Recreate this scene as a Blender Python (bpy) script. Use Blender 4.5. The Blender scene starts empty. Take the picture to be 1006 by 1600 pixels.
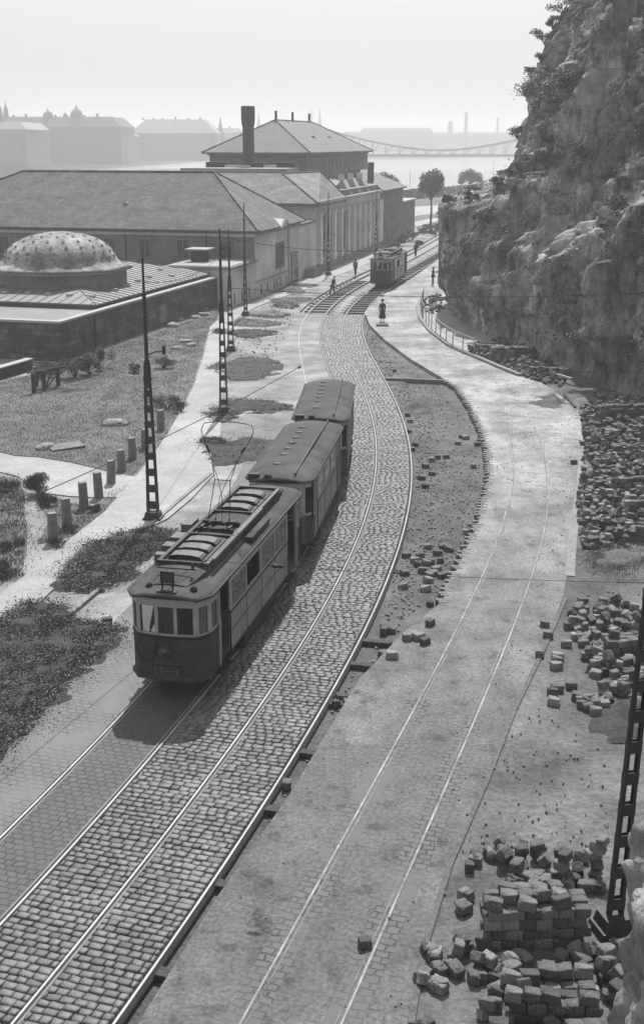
EXPO=.52
HAZE=.00075
import bpy, bmesh, math, random
import numpy as np
from mathutils import Vector, Matrix, noise as mnoise
random.seed(7); rng=np.random.default_rng(7)
S=bpy.context.scene; COL=S.collection
PI=math.pi
# ---------------------------------------------------------------- camera
F,YH,H=1900.,222.,13.1
TH=math.atan((800-YH)/F); CT,ST=math.cos(TH),math.sin(TH)
def G(x,y,z=0.):
    u=(x-503)/F; v=(y-800)/F; t=(H-z)/(ST+v*CT)
    return (u*t,(CT-v*ST)*t,z)
def G2(x,y,z=0.): return G(x,y,z)[:2]
cd=bpy.data.cameras.new('camera'); cam=bpy.data.objects.new('camera',cd); COL.objects.link(cam)
cam.location=(0,0,H); cam.rotation_euler=(PI/2-TH,0,0)
cd.sensor_fit='VERTICAL'; cd.sensor_height=36; cd.lens=F/1600*36; cd.clip_end=8000; cd.clip_start=.1
S.camera=cam
# ---------------------------------------------------------------- light
SUN_EL=math.radians(53.5); SUN_AZ=math.radians(5)      # azimuth from +Y towards +X
W=bpy.data.worlds.new("World"); S.world=W; W.use_nodes=True
nt=W.node_tree; nt.nodes.clear()
sky=nt.nodes.new('ShaderNodeTexSky'); sky.sky_type='NISHITA'; sky.sun_disc=False
sky.sun_elevation=SUN_EL; sky.sun_rotation=SUN_AZ; sky.air_density=1.6; sky.dust_density=6; sky.ozone_density=.6
bw=nt.nodes.new('ShaderNodeRGBToBW'); bg=nt.nodes.new('ShaderNodeBackground'); bg.inputs[1].default_value=.09
wo=nt.nodes.new('ShaderNodeOutputWorld')
vm_=nt.nodes.new('ShaderNodeMix'); vm_.data_type='FLOAT'; vm_.inputs[0].default_value=.58; vm_.inputs[3].default_value=7.1   # thin even overcast veil over the clear sky
nt.links.new(sky.outputs[0],bw.inputs[0]); nt.links.new(bw.outputs[0],vm_.inputs[2]); nt.links.new(vm_.outputs[0],bg.inputs[0]); nt.links.new(bg.outputs[0],wo.inputs[0])
ld=bpy.data.lights.new('sun','SUN'); ld.energy=5; ld.angle=math.radians(.6); sun=bpy.data.objects.new('sun',ld); COL.objects.link(sun)
sdir=Vector((math.sin(SUN_AZ)*math.cos(SUN_EL),math.cos(SUN_AZ)*math.cos(SUN_EL),math.sin(SUN_EL)))
sun.rotation_euler=sdir.to_track_quat('Z','Y').to_euler()
S.view_settings.view_transform='Standard'; S.view_settings.look='None'; S.view_settings.exposure=EXPO; S.view_settings.gamma=1
# ---------------------------------------------------------------- materials
AK=.62
def newmat(name):
    m=bpy.data.materials.new(name); m.use_nodes=True; t=m.node_tree
    return m,t,t.nodes['Principled BSDF']
def N(t,k,**kw):
    n=t.nodes.new(k)
    for a,b in kw.items(): setattr(n,a,b)
    return n
def ramp(t,src,stops):
    r=N(t,'ShaderNodeValToRGB'); e=r.color_ramp.elements
    e[0].position,e[0].color=stops[0][0],(stops[0][1],)*3+(1,)
    e[1].position,e[1].color=stops[-1][0],(stops[-1][1],)*3+(1,)
    for p,c in stops[1:-1]:
        q=e.new(p); q.color=(c,c,c,1)
    t.links.new(src,r.inputs[0]); return r.outputs[0]
def noise(t,scale,detail=6,rough=.6,vec=None,stretch=None,coord='Object',dist=0):
    tc=N(t,'ShaderNodeTexCoord'); v=tc.outputs[coord] if vec is None else vec
    if stretch:
        mp=N(t,'ShaderNodeMapping'); mp.inputs['Scale'].default_value=stretch; t.links.new(v,mp.inputs[0]); v=mp.outputs[0]
    n=N(t,'ShaderNodeTexNoise'); n.inputs['Scale'].default_value=scale; n.inputs['Detail'].default_value=detail; n.inputs['Roughness'].default_value=rough
    n.inputs['Distortion'].default_value=dist
    t.links.new(v,n.inputs['Vector']); return n.outputs['Fac']
def mixv(t,a,b,f,mode='MIX'):
    m=N(t,'ShaderNodeMix',data_type='RGBA',blend_type=mode)
    for s,x in ((0,f),(6,a),(7,b)):
        if isinstance(x,(int,float)):
            m.inputs[s].default_value=x if s==0 else (x,x,x,1)
        else: t.links.new(x,m.inputs[s])
    return m.outputs[2]
def bump(t,bs,src,dist,strength=1,normal=None):
    b=N(t,'ShaderNodeBump'); b.inputs['Distance'].default_value=dist; b.inputs['Strength'].default_value=strength
    t.links.new(src,b.inputs['Height'])
    if normal is not None: t.links.new(normal,b.inputs['Normal'])
    t.links.new(b.outputs[0],bs.inputs['Normal']); return b.outputs[0]
def M_noise(name,lo,hi,scale,rough=.9,bmp=0.,fine=None,stretch=None,spec=.3,metal=0,detail=6,big=None):
    m,t,bs=newmat(name); lo*=AK; hi*=AK
    n=noise(t,scale,detail,stretch=stretch)
    c=ramp(t,n,[(.3,lo),(.7,hi)])
    if fine:
        n2=noise(t,fine[0],4,.7); c=mixv(t,c,ramp(t,n2,[(.38,1-fine[1]),(.62,1+fine[1])]),1.,'MULTIPLY')
    if big:
        n3=noise(t,big[0],3,.5); c=mixv(t,c,ramp(t,n3,[(.35,1-big[1]),(.65,1+big[1])]),1.,'MULTIPLY')
    t.links.new(c,bs.inputs['Base Color']); bs.inputs['Roughness'].default_value=rough; bs.inputs['Specular IOR Level'].default_value=spec
    bs.inputs['Metallic'].default_value=metal
    if bmp: bump(t,bs,n if not fine else n2,bmp)
    return m
def M_glass(name):
    m,t,bs=newmat(name); t.nodes.remove(bs)
    tr=N(t,'ShaderNodeBsdfTransparent'); gl=N(t,'ShaderNodeBsdfGlossy'); gl.inputs['Roughness'].default_value=.05
    tr.inputs[0].default_value=(.75,.75,.75,1)
    mx=N(t,'ShaderNodeMixShader'); fr=N(t,'ShaderNodeFresnel'); fr.inputs[0].default_value=1.5
    t.links.new(fr.outputs[0],mx.inputs[0]); t.links.new(tr.outputs[0],mx.inputs[1]); t.links.new(gl.outputs[0],mx.inputs[2])
    t.links.new(mx.outputs[0],t.nodes['Material Output'].inputs[0]); return m
def M_setts(name,lo,hi,joint,bw_=.24,bh=.17,mort=.018,dust=None,dustc=.35,distort=.05,bmp=.02):
    # coursed setts laid across the track: UV u=along (m), v=across (m)
    m,t,bs=newmat(name); lo*=AK; hi*=AK; joint*=AK; dustc*=AK
    tc=N(t,'ShaderNodeTexCoord'); sp=N(t,'ShaderNodeSeparateXYZ'); cb=N(t,'ShaderNodeCombineXYZ')
    t.links.new(tc.outputs['UV'],sp.inputs[0]); t.links.new(sp.outputs[0],cb.inputs[1]); t.links.new(sp.outputs[1],cb.inputs[0])
    nz=N(t,'ShaderNodeTexNoise'); nz.inputs['Scale'].default_value=3; t.links.new(cb.outputs[0],nz.inputs['Vector'])
    vm=N(t,'ShaderNodeVectorMath',operation='MULTIPLY_ADD'); vm.inputs[1].default_value=(distort*3,)*3
    t.links.new(nz.outputs['Color'],vm.inputs[0]); t.links.new(cb.outputs[0],vm.inputs[2])
    br=N(t,'ShaderNodeTexBrick'); br.inputs['Scale'].default_value=1; br.inputs['Brick Width'].default_value=bw_; br.inputs['Row Height'].default_value=bh
    br.inputs['Mortar Size'].default_value=mort; br.inputs['Mortar Smooth'].default_value=.4
    br.inputs['Color1'].default_value=(lo,)*3+(1,); br.inputs['Color2'].default_value=(hi,)*3+(1,); br.inputs['Mortar'].default_value=(joint,)*3+(1,)
    t.links.new(vm.outputs[0],br.inputs['Vector'])
    c=br.outputs['Color']
    n1=noise(t,30,4,.7); c=mixv(t,c,ramp(t,n1,[(.3,.75),(.7,1.25)]),1.,'MULTIPLY')
    if dust:
        n2=noise(t,dust[0],6,.6); c=mixv(t,c,mixv(t,dustc*.85,dustc*1.12,n1),ramp(t,n2,[(dust[1],0),(dust[2],1)]))
    t.links.new(c,bs.inputs['Base Color']); bs.inputs['Roughness'].default_value=.75; bs.inputs['Specular IOR Level'].default_value=.35
    rb=ramp(t,br.outputs['Fac'],[(0,1),(1,0)])
    if dust: rb=mixv(t,rb,1.,ramp(t,n2,[(dust[1],0),(dust[2],.9)]))
    b=bump(t,bs,rb,bmp); bump(t,bs,n1,.006,1,b)
    return m
def M_wallbrick(name,lo,hi,joint,bwid=.5,bh=.25,mort=.02,stain=.3,coord='UV'):
    m,t,bs=newmat(name); lo*=AK; hi*=AK; joint*=AK
    tc=N(t,'ShaderNodeTexCoord')
    br=N(t,'ShaderNodeTexBrick'); br.inputs['Scale'].default_value=1; br.inputs['Brick Width'].default_value=bwid; br.inputs['Row Height'].default_value=bh
    br.inputs['Mortar Size'].default_value=mort; br.inputs['Color1'].default_value=(lo,)*3+(1,); br.inputs['Color2'].default_value=(hi,)*3+(1,); br.inputs['Mortar'].default_value=(joint,)*3+(1,)
    t.links.new(tc.outputs[coord],br.inputs['Vector'])
    n1=noise(t,.7,6,.65); c=mixv(t,br.outputs['Color'],ramp(t,n1,[(.3,1-stain),(.7,1+stain)]),1.,'MULTIPLY')
    n2=noise(t,9,4,.7); c=mixv(t,c,ramp(t,n2,[(.3,.8),(.7,1.2)]),1.,'MULTIPLY')
    t.links.new(c,bs.inputs['Base Color']); bs.inputs['Roughness'].default_value=.9; bump(t,bs,n2,.03); return m
def M_rooftile(name,lo,hi,per=.33,ax=2,stain=.25,amp=.12):
    # rows of tiles: darker course lines following height (object z)
    m,t,bs=newmat(name); lo*=AK; hi*=AK
    wv=N(t,'ShaderNodeTexWave',wave_type='BANDS',bands_direction='Z',wave_profile='SAW'); wv.inputs['Scale'].default_value=1/per/ (2*PI)*PI*.64
    wv.inputs['Distortion'].default_value=1.5; wv.inputs['Detail'].default_value=2; wv.inputs['Detail Scale'].default_value=.6
    tc=N(t,'ShaderNodeTexCoord'); t.links.new(tc.outputs['Object'],wv.inputs['Vector'])
    n1=noise(t,.6,8,.72,stretch=(1,1,2)); c=ramp(t,n1,[(.36,lo),(.64,hi)])
    n2=noise(t,3,6,.85); c=mixv(t,c,ramp(t,n2,[(.4,1-stain),(.6,1+stain)]),1.,'MULTIPLY')
    c=mixv(t,c,ramp(t,wv.outputs['Fac'],[(0,1-amp),(.35,1.),(1,1.08)]),1.,'MULTIPLY')
    t.links.new(c,bs.inputs['Base Color']); bs.inputs['Roughness'].default_value=.85; bump(t,bs,wv.outputs['Fac'],.05); return m

MT=dict(
 ballast=M_noise('ballast_dirt',.07,.16,1.2,fine=(14,.35),bmp=.05,big=(.15,.2)),
 dust=M_noise('pale_dust',.2,.44,.6,fine=(7,.16),bmp=.05,big=(.15,.18),spec=.1),
 walk=M_noise('asphalt_walk',.33,.47,.6,fine=(9,.13),bmp=.02,big=(.12,.1)),
 lot=M_noise('yard_dirt',.10,.24,.55,fine=(7,.22),bmp=.06,big=(.2,.25),spec=.1),
 soil=M_noise('grass_soil',.10,.19,.6,fine=(8,.3),bmp=.05,big=(.18,.2)),
 darksoil=M_noise('dark_soil',.035,.085,1.5,fine=(15,.35),bmp=.05),
 mound=M_noise('mound_gravel',.08,.16,1.5,fine=(15,.3),bmp=.05),
 field=M_noise('far_ground',.2,.36,.03,fine=(.5,.2)),
 kerb=M_noise('kerb_stone',.22,.34,2,fine=(20,.2),bmp=.01),
 granite=M_noise('granite',.09,.2,6,fine=(35,.35),bmp=.012),
 granite_d=M_noise('granite_dark',.07,.13,3,fine=(35,.3),bmp=.012), granite_p=M_noise('granite_dusty',.2,.36,3,fine=(30,.3),bmp=.012),
 railstreet=M_noise('dusty_rail',.14,.48,.9,rough=.6,fine=(6,.2)), lipstreet=M_noise('dusty_lip',.1,.3,.7,rough=.7,fine=(6,.2)),
 granite_l=M_noise('granite_light',.15,.27,3,fine=(35,.25),bmp=.012),
 sett=M_noise('sett_stone',.21,.36,1.3,fine=(30,.22),bmp=.006,rough=.6,spec=.5),
 railhead=M_noise('worn_steel',.34,.55,1.2,rough=.5,metal=.2,spec=.4),
 railside=M_noise('rusty_steel',.05,.09,5,rough=.8),
 groove=M_noise('groove_dirt',.045,.08,5),
 lip=M_noise('guard_steel',.2,.32,1.5,rough=.6,metal=.1),
 wood=M_noise('sleeper_wood',.04,.10,3,fine=(20,.3),bmp=.02,stretch=(1,6,1)),
 iron=M_noise('painted_iron',.02,.035,4,rough=.6,spec=.4),
 rock=None,
 leaf=M_noise('leaf',.06,.14,1.5,rough=.7),
 leaf_l=M_noise('leaf_pale',.12,.26,1.5,rough=.7),
 grass=M_noise('grass_blade',.10,.22,.8,rough=.8),
 bark=M_noise('bark',.05,.09,4),
 lead=M_noise('lead_roof',.17,.25,.8,fine=(6,.12),rough=.6,big=(.3,.1)),
 domeplaster=M_noise('dome_render',.17,.55,.8,fine=(4,.25),bmp=.12,big=(.35,.25)),
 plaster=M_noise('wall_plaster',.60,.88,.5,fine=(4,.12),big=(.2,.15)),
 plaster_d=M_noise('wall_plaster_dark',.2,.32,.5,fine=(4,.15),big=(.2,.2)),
 white=M_noise('white_paint',.6,.75,2),
 stonetrim=M_noise('stone_trim',.4,.5,2),
 pane=M_noise('dark_window',.03,.05,2,rough=.2,spec=.6),
 frame=M_noise('window_frame',.25,.35,2),
 tile=M_rooftile('roof_tile',.07,.165,stain=.4), tile2=M_rooftile('roof_tile_worn',.10,.25,amp=.2,stain=.35),
 slate=M_rooftile('slate_roof',.14,.19,per=.5,amp=.12,stain=.15),
 bathstone=M_wallbrick('bath_rubble',.06,.15,.05,.8,.38,.03,.75),
 brick=M_wallbrick('dark_brick',.13,.2,.15,.5,.16,.015,.25),
 chimbrick=M_wallbrick('chimney_brick',.07,.09,.08,.4,.14,.01,.2),
 far=M_noise('far_stone',.13,.17,.05), far_d=M_noise('far_roof',.09,.12,.05), far_l=M_noise('far_pale_roof',.3,.38,.05),
 tram_low=M_noise('tram_dark_paint',.04,.075,1.,rough=.65,spec=.25,fine=(14,.2),big=(1.3,.2)),
 tram_side=M_noise('tram_panel_paint',.22,.31,1.,rough=.5,spec=.5,fine=(12,.14),big=(1.2,.15)),
 tram_cream=M_noise('tram_pale_paint',.34,.46,2,rough=.45,spec=.5,fine=(15,.14)),
 tram_roof=M_noise('tram_roof_canvas',.07,.11,1.3,rough=.85,spec=.15,fine=(9,.15),big=(.9,.2)),
 trail_roof=M_noise('trailer_roof_canvas',.08,.12,1.3,rough=.9,spec=.12,fine=(9,.12),big=(.9,.2)),
 equip=M_noise('roof_gear_metal',.09,.15,3,rough=.6), black=M_noise('black_iron',.012,.02,3,rough=.6),
 plank=M_noise('roof_plank',.16,.24,3,stretch=(1,.2,1)),
 interior=M_noise('tram_interior',.05,.08,2), glass=M_glass('window_glass'),
 skin=M_noise('skin',.3,.34,5), cloth_d=M_noise('dark_cloth',.015,.03,8), cloth_m=M_noise('grey_cloth',.1,.16,8), cloth_l=M_noise('pale_cloth',.45,.55,8),
 slab=M_noise('pale_slab',.5,.6,2,fine=(20,.1)),
)
# ---------------------------------------------------------------- mesh helpers
class MB:
    def __init__(s): s.v=[]; s.f=[]; s.mi=[]; s.uv=None
    def add(s,vs,fs,mi=0):
        k=len(s.v); s.v+= [tuple(v) for v in vs]; s.f+=[tuple(k+i for i in f) for f in fs]; s.mi+=[mi]*len(fs); return s
    def box(s,x0,x1,y0,y1,z0,z1,mi=0,M=None,taper=0):
        vs=[(x0,y0,z0),(x1,y0,z0),(x1,y1,z0),(x0,y1,z0),(x0+taper,y0+taper,z1),(x1-taper,y0+taper,z1),(x1-taper,y1-taper,z1),(x0+taper,y1-taper,z1)]
        if M is not None: vs=[M@Vector(v) for v in vs]
        return s.add(vs,[(0,3,2,1),(4,5,6,7),(0,1,5,4),(1,2,6,5),(2,3,7,6),(3,0,4,7)],mi)
    def prism(s,poly,z0,z1,mi=0,M=None,cap=True):
        a=sum(poly[i][0]*poly[(i+1)%len(poly)][1]-poly[(i+1)%len(poly)][0]*poly[i][1] for i in range(len(poly)))
        if a<0: poly=poly[::-1]
        n=len(poly); z0f=z0 if callable(z0) else (lambda x,y:z0); z1f=z1 if callable(z1) else (lambda x,y:z1)
        vs=[(p[0],p[1],z0f(*p[:2])) for p in poly]+[(p[0],p[1],z1f(*p[:2])) for p in poly]
        if M is not None: vs=[M@Vector(v) for v in vs]
        fs=[(i,(i+1)%n,n+(i+1)%n,n+i) for i in range(n)]
        if cap: fs+=[tuple(range(n-1,-1,-1)),tuple(range(n,2*n))]
        return s.add(vs,fs,mi)
    def tube(s,pts,r,n=8,mi=0,cap=True):
        pts=[Vector(p) for p in pts]; rr=r if isinstance(r,(list,tuple)) else [r]*len(pts)
        rings=[]; up=None
        for i,p in enumerate(pts):
            d=(pts[min(i+1,len(pts)-1)]-pts[max(i-1,0)]).normalized()
            if up is None: up=Vector((0,0,1)) if abs(d.z)<.9 else Vector((1,0,0))
            a=d.cross(up)
            if a.length<1e-3: a=d.cross(Vector((0,1,0)))
            a.normalize(); b=a.cross(d).normalized(); up=b
            rings.append([p+a*math.cos(2*PI*k/n)*rr[i]+b*math.sin(2*PI*k/n)*rr[i] for k in range(n)])
        vs=[v for R in rings for v in R]; m=len(pts)
        fs=[(i*n+k,i*n+(k+1)%n,(i+1)*n+(k+1)%n,(i+1)*n+k) for i in range(m-1) for k in range(n)]
        if cap: fs+=[tuple(range(n-1,-1,-1)),tuple((m-1)*n+k for k in range(n))]
        return s.add(vs,fs,mi)
    def lathe(s,prof,c=(0,0),n=24,mi=0,M=None,ph=0):
        vs=[];m=len(prof)
        for r,z in prof:
            for k in range(n):
                a=2*PI*k/n+ph; vs.append((c[0]+r*math.cos(a),c[1]+r*math.sin(a),z))
        if M is not None: vs=[M@Vector(v) for v in vs]
        fs=[(i*n+k,i*n+(k+1)%n,(i+1)*n+(k+1)%n,(i+1)*n+k) for i in range(m-1) for k in range(n)]
        fs+=[tuple(range(n-1,-1,-1)),tuple((m-1)*n+k for k in range(n))]
        return s.add(vs,fs,mi)
    def build(s,name,mats,parent=None,smooth=False,bevel=0,uvbox=False):
        me=bpy.data.meshes.new(name); me.from_pydata(s.v,[],s.f)
        for m in (mats if isinstance(mats,(list,tuple)) else [mats]): me.materials.append(MT[m] if isinstance(m,str) else m)
        if any(s.mi): me.polygons.foreach_set('material_index',s.mi)
        if smooth: me.polygons.foreach_set('use_smooth',[True]*len(s.f))
        me.update()
        if uvbox: box_uv(me)
        o=bpy.data.objects.new(name,me); COL.objects.link(o)
        if parent is not None: o.parent=parent
        if bevel:
            b=o.modifiers.new('bevel','BEVEL'); b.width=bevel; b.segments=2; b.limit_method='ANGLE'; b.angle_limit=.6
        return o
def box_uv(me):
    uv=me.uv_layers.new(name='uv').data
    for p in me.polygons:
        n=p.normal
        if abs(n.z)>.8: ax=Vector((1,0,0)); ay=Vector((0,1,0))
        else:
            ax=Vector((-n.y,n.x,0)).normalized(); ay=Vector((0,0,1))
        for li in p.loop_indices:
            c=me.vertices[me.loops[li].vertex_index].co; uv[li].uv=(c.dot(ax),c.dot(ay))
def npmesh(name,V,Fq,mat,parent=None,smooth=False,matidx=None,mats=None,uv=None,loose=True):
    me=bpy.data.meshes.new(name); nv=len(V); nf=len(Fq); k=Fq.shape[1]
    me.vertices.add(nv); me.vertices.foreach_set('co',np.ascontiguousarray(V,dtype=np.float32).ravel())
    me.loops.add(nf*k); me.loops.foreach_set('vertex_index',np.ascontiguousarray(Fq,dtype=np.int32).ravel())
    me.polygons.add(nf); me.polygons.foreach_set('loop_start',np.arange(nf,dtype=np.int32)*k)
    try: me.polygons.foreach_set('loop_total',np.full(nf,k,dtype=np.int32))
    except Exception: pass
    for m in (mats or [mat]): me.materials.append(MT[m] if isinstance(m,str) else m)
    if matidx is not None: me.polygons.foreach_set('material_index',matidx.astype(np.int32))
    if smooth: me.polygons.foreach_set('use_smooth',np.ones(nf,dtype=bool))
    if uv is not None:
        l=me.uv_layers.new(name='uv'); l.data.foreach_set('uv',np.ascontiguousarray(uv,dtype=np.float32).ravel())
    me.update(calc_edges=True); me.validate()
    o=bpy.data.objects.new(name,me); COL.objects.link(o)
    if parent is not None: o.parent=parent
    return o
def tag(o,label,cat,group=None):
    o['label']=label; o['category']=cat
    if group: o['group']=group
    return o
def struct(o): o['kind']='structure'; return o
def stuff(o,label,cat): o['kind']='stuff'; o['label']=label; o['category']=cat; return o
def thing(name,label,cat,loc=(0,0,0),rz=0,group=None):
    o=bpy.data.objects.new(name,None); COL.objects.link(o); o.location=loc; o.rotation_euler=(0,0,rz); o.empty_display_size=.3
    return tag(o,label,cat,group)
def copy_tree(o,parent=None):
    c=o.copy(); COL.objects.link(c); c.parent=parent
    for ch in list(o.children): copy_tree(ch,c)
    return c
def inpoly(P,x,y):
    x=np.asarray(x);y=np.asarray(y);r=np.zeros(x.shape,bool);n=len(P)
    for i in range(n):
        x0,y0=P[i][:2];x1,y1=P[(i+1)%n][:2]
        if y0==y1: continue
        c=((y0>y)!=(y1>y))&(x<(x1-x0)*(y-y0)/(y1-y0)+x0); r^=c
    return r
def scatter(poly,n):
    P=np.array([p[:2] for p in poly]); lo=P.min(0);hi=P.max(0); out=[]
    tot=0
    while tot<n:
        q=rng.uniform(lo,hi,(n*2,2)); q=q[inpoly(poly,q[:,0],q[:,1])]; out.append(q); tot+=len(q)
        if len(q)==0: break
    return np.vstack(out)[:n]
def leafquads(C,size,flat=0.,up=0.,asp=.5):
    # one small quad per centre, random orientation; flat>0 lays them level, up>0 stands them (blades)
    n=len(C); size=np.broadcast_to(np.asarray(size),(n,))[:,None]
    a=rng.normal(size=(n,3)); 
    if up: a=a*np.array([.5,.5,0.3])+np.array([0,0,up])
    a/=np.linalg.norm(a,axis=1)[:,None]
    b=rng.normal(size=(n,3)); 
    if flat: a[:,2]*=(1-flat); b[:,2]*=(1-flat)
    a/=np.linalg.norm(a,axis=1)[:,None]
    b-=a*(a*b).sum(1)[:,None]; b/=np.linalg.norm(b,axis=1)[:,None]
    a=a*size; b=b*size*asp
    V=np.stack([C-a,C+b*.9,C+a,C-b*.9],1).reshape(-1,3)
    return V,np.arange(n*4).reshape(-1,4)
def perlin(P):
    # vectorised gradient noise, P (n,3)
    Pi=np.floor(P).astype(np.int64); f=P-Pi; u=f*f*f*(f*(f*6-15)+10); r=np.zeros(len(P))
    for dx in(0,1):
        for dy in(0,1):
            for dz in(0,1):
                h=(Pi[:,0]+dx)*374761393+(Pi[:,1]+dy)*668265263+(Pi[:,2]+dz)*2147483647
                h=(h^(h>>13))*1274126177; h=(h^(h>>16))&0xffffffff
                gx=((h&255)/127.5-1); gy=(((h>>8)&255)/127.5-1); gz=(((h>>16)&255)/127.5-1)
                d=gx*(f[:,0]-dx)+gy*(f[:,1]-dy)+gz*(f[:,2]-dz)
                r+=d*(u[:,0] if dx else 1-u[:,0])*(u[:,1] if dy else 1-u[:,1])*(u[:,2] if dz else 1-u[:,2])
    return r
def worley(P,seed=0):
    # per-cell random value and a planar tilt: blocky, fractured rock
    Pi=np.floor(P).astype(np.int64); best=np.full(len(P),9.); val=np.zeros(len(P)); til=np.zeros((len(P),3))
    for dx in(-1,0,1):
        for dy in(-1,0,1):
            for dz in(-1,0,1):
                c=Pi+np.array([dx,dy,dz]); h=c[:,0]*374761393+c[:,1]*668265263+c[:,2]*1274126177+seed*7919
                h=(h^(h>>13))*1274126177; h=(h^(h>>16))&0xffffffff
                q=c+np.stack([(h&255)/255.,((h>>8)&255)/255.,((h>>16)&255)/255.],1); d=P-q; r=(d*d).sum(1); m=r<best
                best[m]=r[m]; h2=((h*2654435761)>>7)&0xffff; v=h2/32767.5-1; val[m]=v[m]; til[m]=d[m]
    h3=np.sin(val*91.7); h4=np.cos(val*57.3); return val+1.1*(til[:,0]*h3+til[:,1]*h4+til[:,2]*np.sin(val*33.))
def fbm(P,o=5,g=.5,ridge=False):
    P=np.asarray(P,float);a=1.;r=np.zeros(len(P))
    for i in range(o):
        n=perlin(P+i*17.3); r+=a*((1-2*abs(n)*1.4) if ridge else n); a*=g; P=P*2.03
    return r
# ---------------------------------------------------------------- track paths
BP=[(-6.75,8),(-5.29,12),(-3.93,16),(-2.66,20),(-1.5,24),(-.44,28),(.51,32),(1.33,36),(2.01,40),(2.55,44),(2.93,48),(3.16,52),(3.26,56),(3.23,60),(3.11,64),(2.93,68),(2.71,72),(2.49,76),(2.3,80),(2.19,84),(2.17,88),(2.28,92),(2.53,96),(2.91,100),(3.44,104),(4.1,108),(4.87,112),(5.73,116),(6.66,120),(7.64,124),(8.64,128),(9.66,132),(10.67,136),(11.66,140),(12.65,144),(13.62,148),(14.57,152),(15.51,156),(16.44,160),(17.35,164),(18.24,168),(19.12,172),(19.98,176),(20.83,180),(21.67,184),(22.48,188)]
CP=[(-2.99,8),(-1.69,12),(-.4,16),(.88,20),(2.16,24),(3.42,28),(4.65,32),(5.81,36),(6.87,40),(7.78,44),(8.52,48),(9.09,52),(9.47,56),(9.67,60)]
class Path:
    def __init__(s,pts,step=.25):
        P=np.array(pts,float); y=np.arange(P[0,1],P[-1,1],.1); x=np.interp(y,P[:,1],P[:,0])
        k=np.ones(41)/41; xp=np.pad(x,20,mode='reflect',reflect_type='odd'); x=np.convolve(xp,k,'valid')
        Q=np.stack([x,y],1); L=np.r_[0,np.cumsum(np.linalg.norm(np.diff(Q,axis=0),axis=1))]
        s.L=L[-1]; s.Q=Q; s.S=L
    def at(s,a,off=0.):
        x=np.interp(a,s.S,s.Q[:,0]);y=np.interp(a,s.S,s.Q[:,1]); a0=np.clip(np.asarray(a)-.5,0,s.L-1.)
        dx=np.interp(a0+1.,s.S,s.Q[:,0])-np.interp(a0,s.S,s.Q[:,0]);dy=np.interp(a0+1.,s.S,s.Q[:,1])-np.interp(a0,s.S,s.Q[:,1]);l=np.hypot(dx,dy)
        return x+off*dy/l, y-off*dx/l
    def sY(s,Y): return float(np.interp(Y,s.Q[:,1],s.S))
    def head(s,a):
        x0,y0=s.at(max(a-.5,0));x1,y1=s.at(min(a+.5,s.L)); return math.atan2(x1-x0,y1-y0)
B_=Path(BP); C_=Path(CP)
def aoff(Y): return -3.05   # centre distance of the two tracks
def strip(name,path,s0,s1,o0,o1,z,mat,step=.5,zb=None):
    a=np.arange(s0,s1+step,step); x0,y0=path.at(a,o0);x1,y1=path.at(a,o1);n=len(a)
    V=np.concatenate([np.stack([x0,y0,np.full(n,z)],1),np.stack([x1,y1,np.full(n,z)],1)])
    i=np.arange(n-1); Fq=np.stack([i,i+n,i+n+1,i+1],1)
    if zb is not None:
        V=np.concatenate([V,V-np.array([0,0,z-zb])]); Fq=np.concatenate([Fq,np.stack([i,i+1,i+2*n+1,i+2*n],1),np.stack([i+n,i+3*n,i+3*n+1,i+n+1],1)])
    ua=np.concatenate([a,a]); va=np.concatenate([np.full(n,o0),np.full(n,o1)]);
    if zb is not None: ua=np.tile(ua,2); va=np.tile(va,2)
    uv=np.stack([ua[Fq.ravel()],va[Fq.ravel()]],1)
    return npmesh(name,V,Fq,mat,uv=uv)
# ================================================================ SETTING
ZB=-.22
river=struct(MB().add([(-1500,-45,-7),(1500,-45,-7),(1500,3400,-7),(-1500,3400,-7)],[(0,1,2,3)]).build('river',M_noise('river_water',.25,.32,.02,rough=.18,spec=.8,bmp=.0)))
land=[(-90,-40),(-90,60),(-60,200),(-15,290),(20,312),(60,400),(200,450),(1400,700),(1400,-40)]
struct(MB().prism(land,-7.5,ZB).build('ground',M_noise('near_land',.08,.17,.8,fine=(12,.35),bmp=.05,big=(.1,.2))))
L1=G2(0,275,-7);L2=G2(330,251,-7);L3=G2(560,249,-7);L4=G2(800,246,-7)
struct(MB().prism([(-1450,300),(-600,420),L1,L2,L3,L4,(1450,1900),(1450,3390),(-1450,3390)],-7.5,0).build('far_bank',['far']))
def pxpoly(l,z=0): return [G2(x,y,z) for x,y in l]
def arc(path,Y0,Y1,off,step=2.):
    a=np.arange(path.sY(Y0),path.sY(Y1)+.01,step); x,y=path.at(a,off); return list(zip(x.tolist(),y.tolist()))
# left dusty ground (slab) up to the tracks
lft=arc(B_,8.2,98,aoff(0)-.80)
far=arc(B_,98,186,aoff(0)-1.5,4)
struct(MB().prism([(-75,8.2)]+lft+far+[(15,200),(-6,115),(-9,102),(-75,102)],ZB-.05,-.012).build('dusty_ground','dust'))
street_px=[(215,1600),(340,1400),(450,1245),(560,1062),(628,990),(690,940),(722,870),(745,822),(757,780),(765,740),(762,700),(750,665),(735,635),(715,605),(690,590),(640,560),(600,530),(578,508),(569,488),(592,464),(640,437),(689,402),(735,370)]
right_px=[(760,400),(720,450),(690,466),(658,466),(652,480),(655,497),(670,517),(700,540),(750,562),(810,587),(850,600),(905,640),(912,700),(905,760),(893,850),(880,930),(850,1010),(800,1110),(757,1220),(700,1350),(660,1480),(640,1600)]
SP=[(-3.4,8.5)]+pxpoly(street_px)+pxpoly(right_px)+[(.9,12),(-.2,8.5)]
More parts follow.
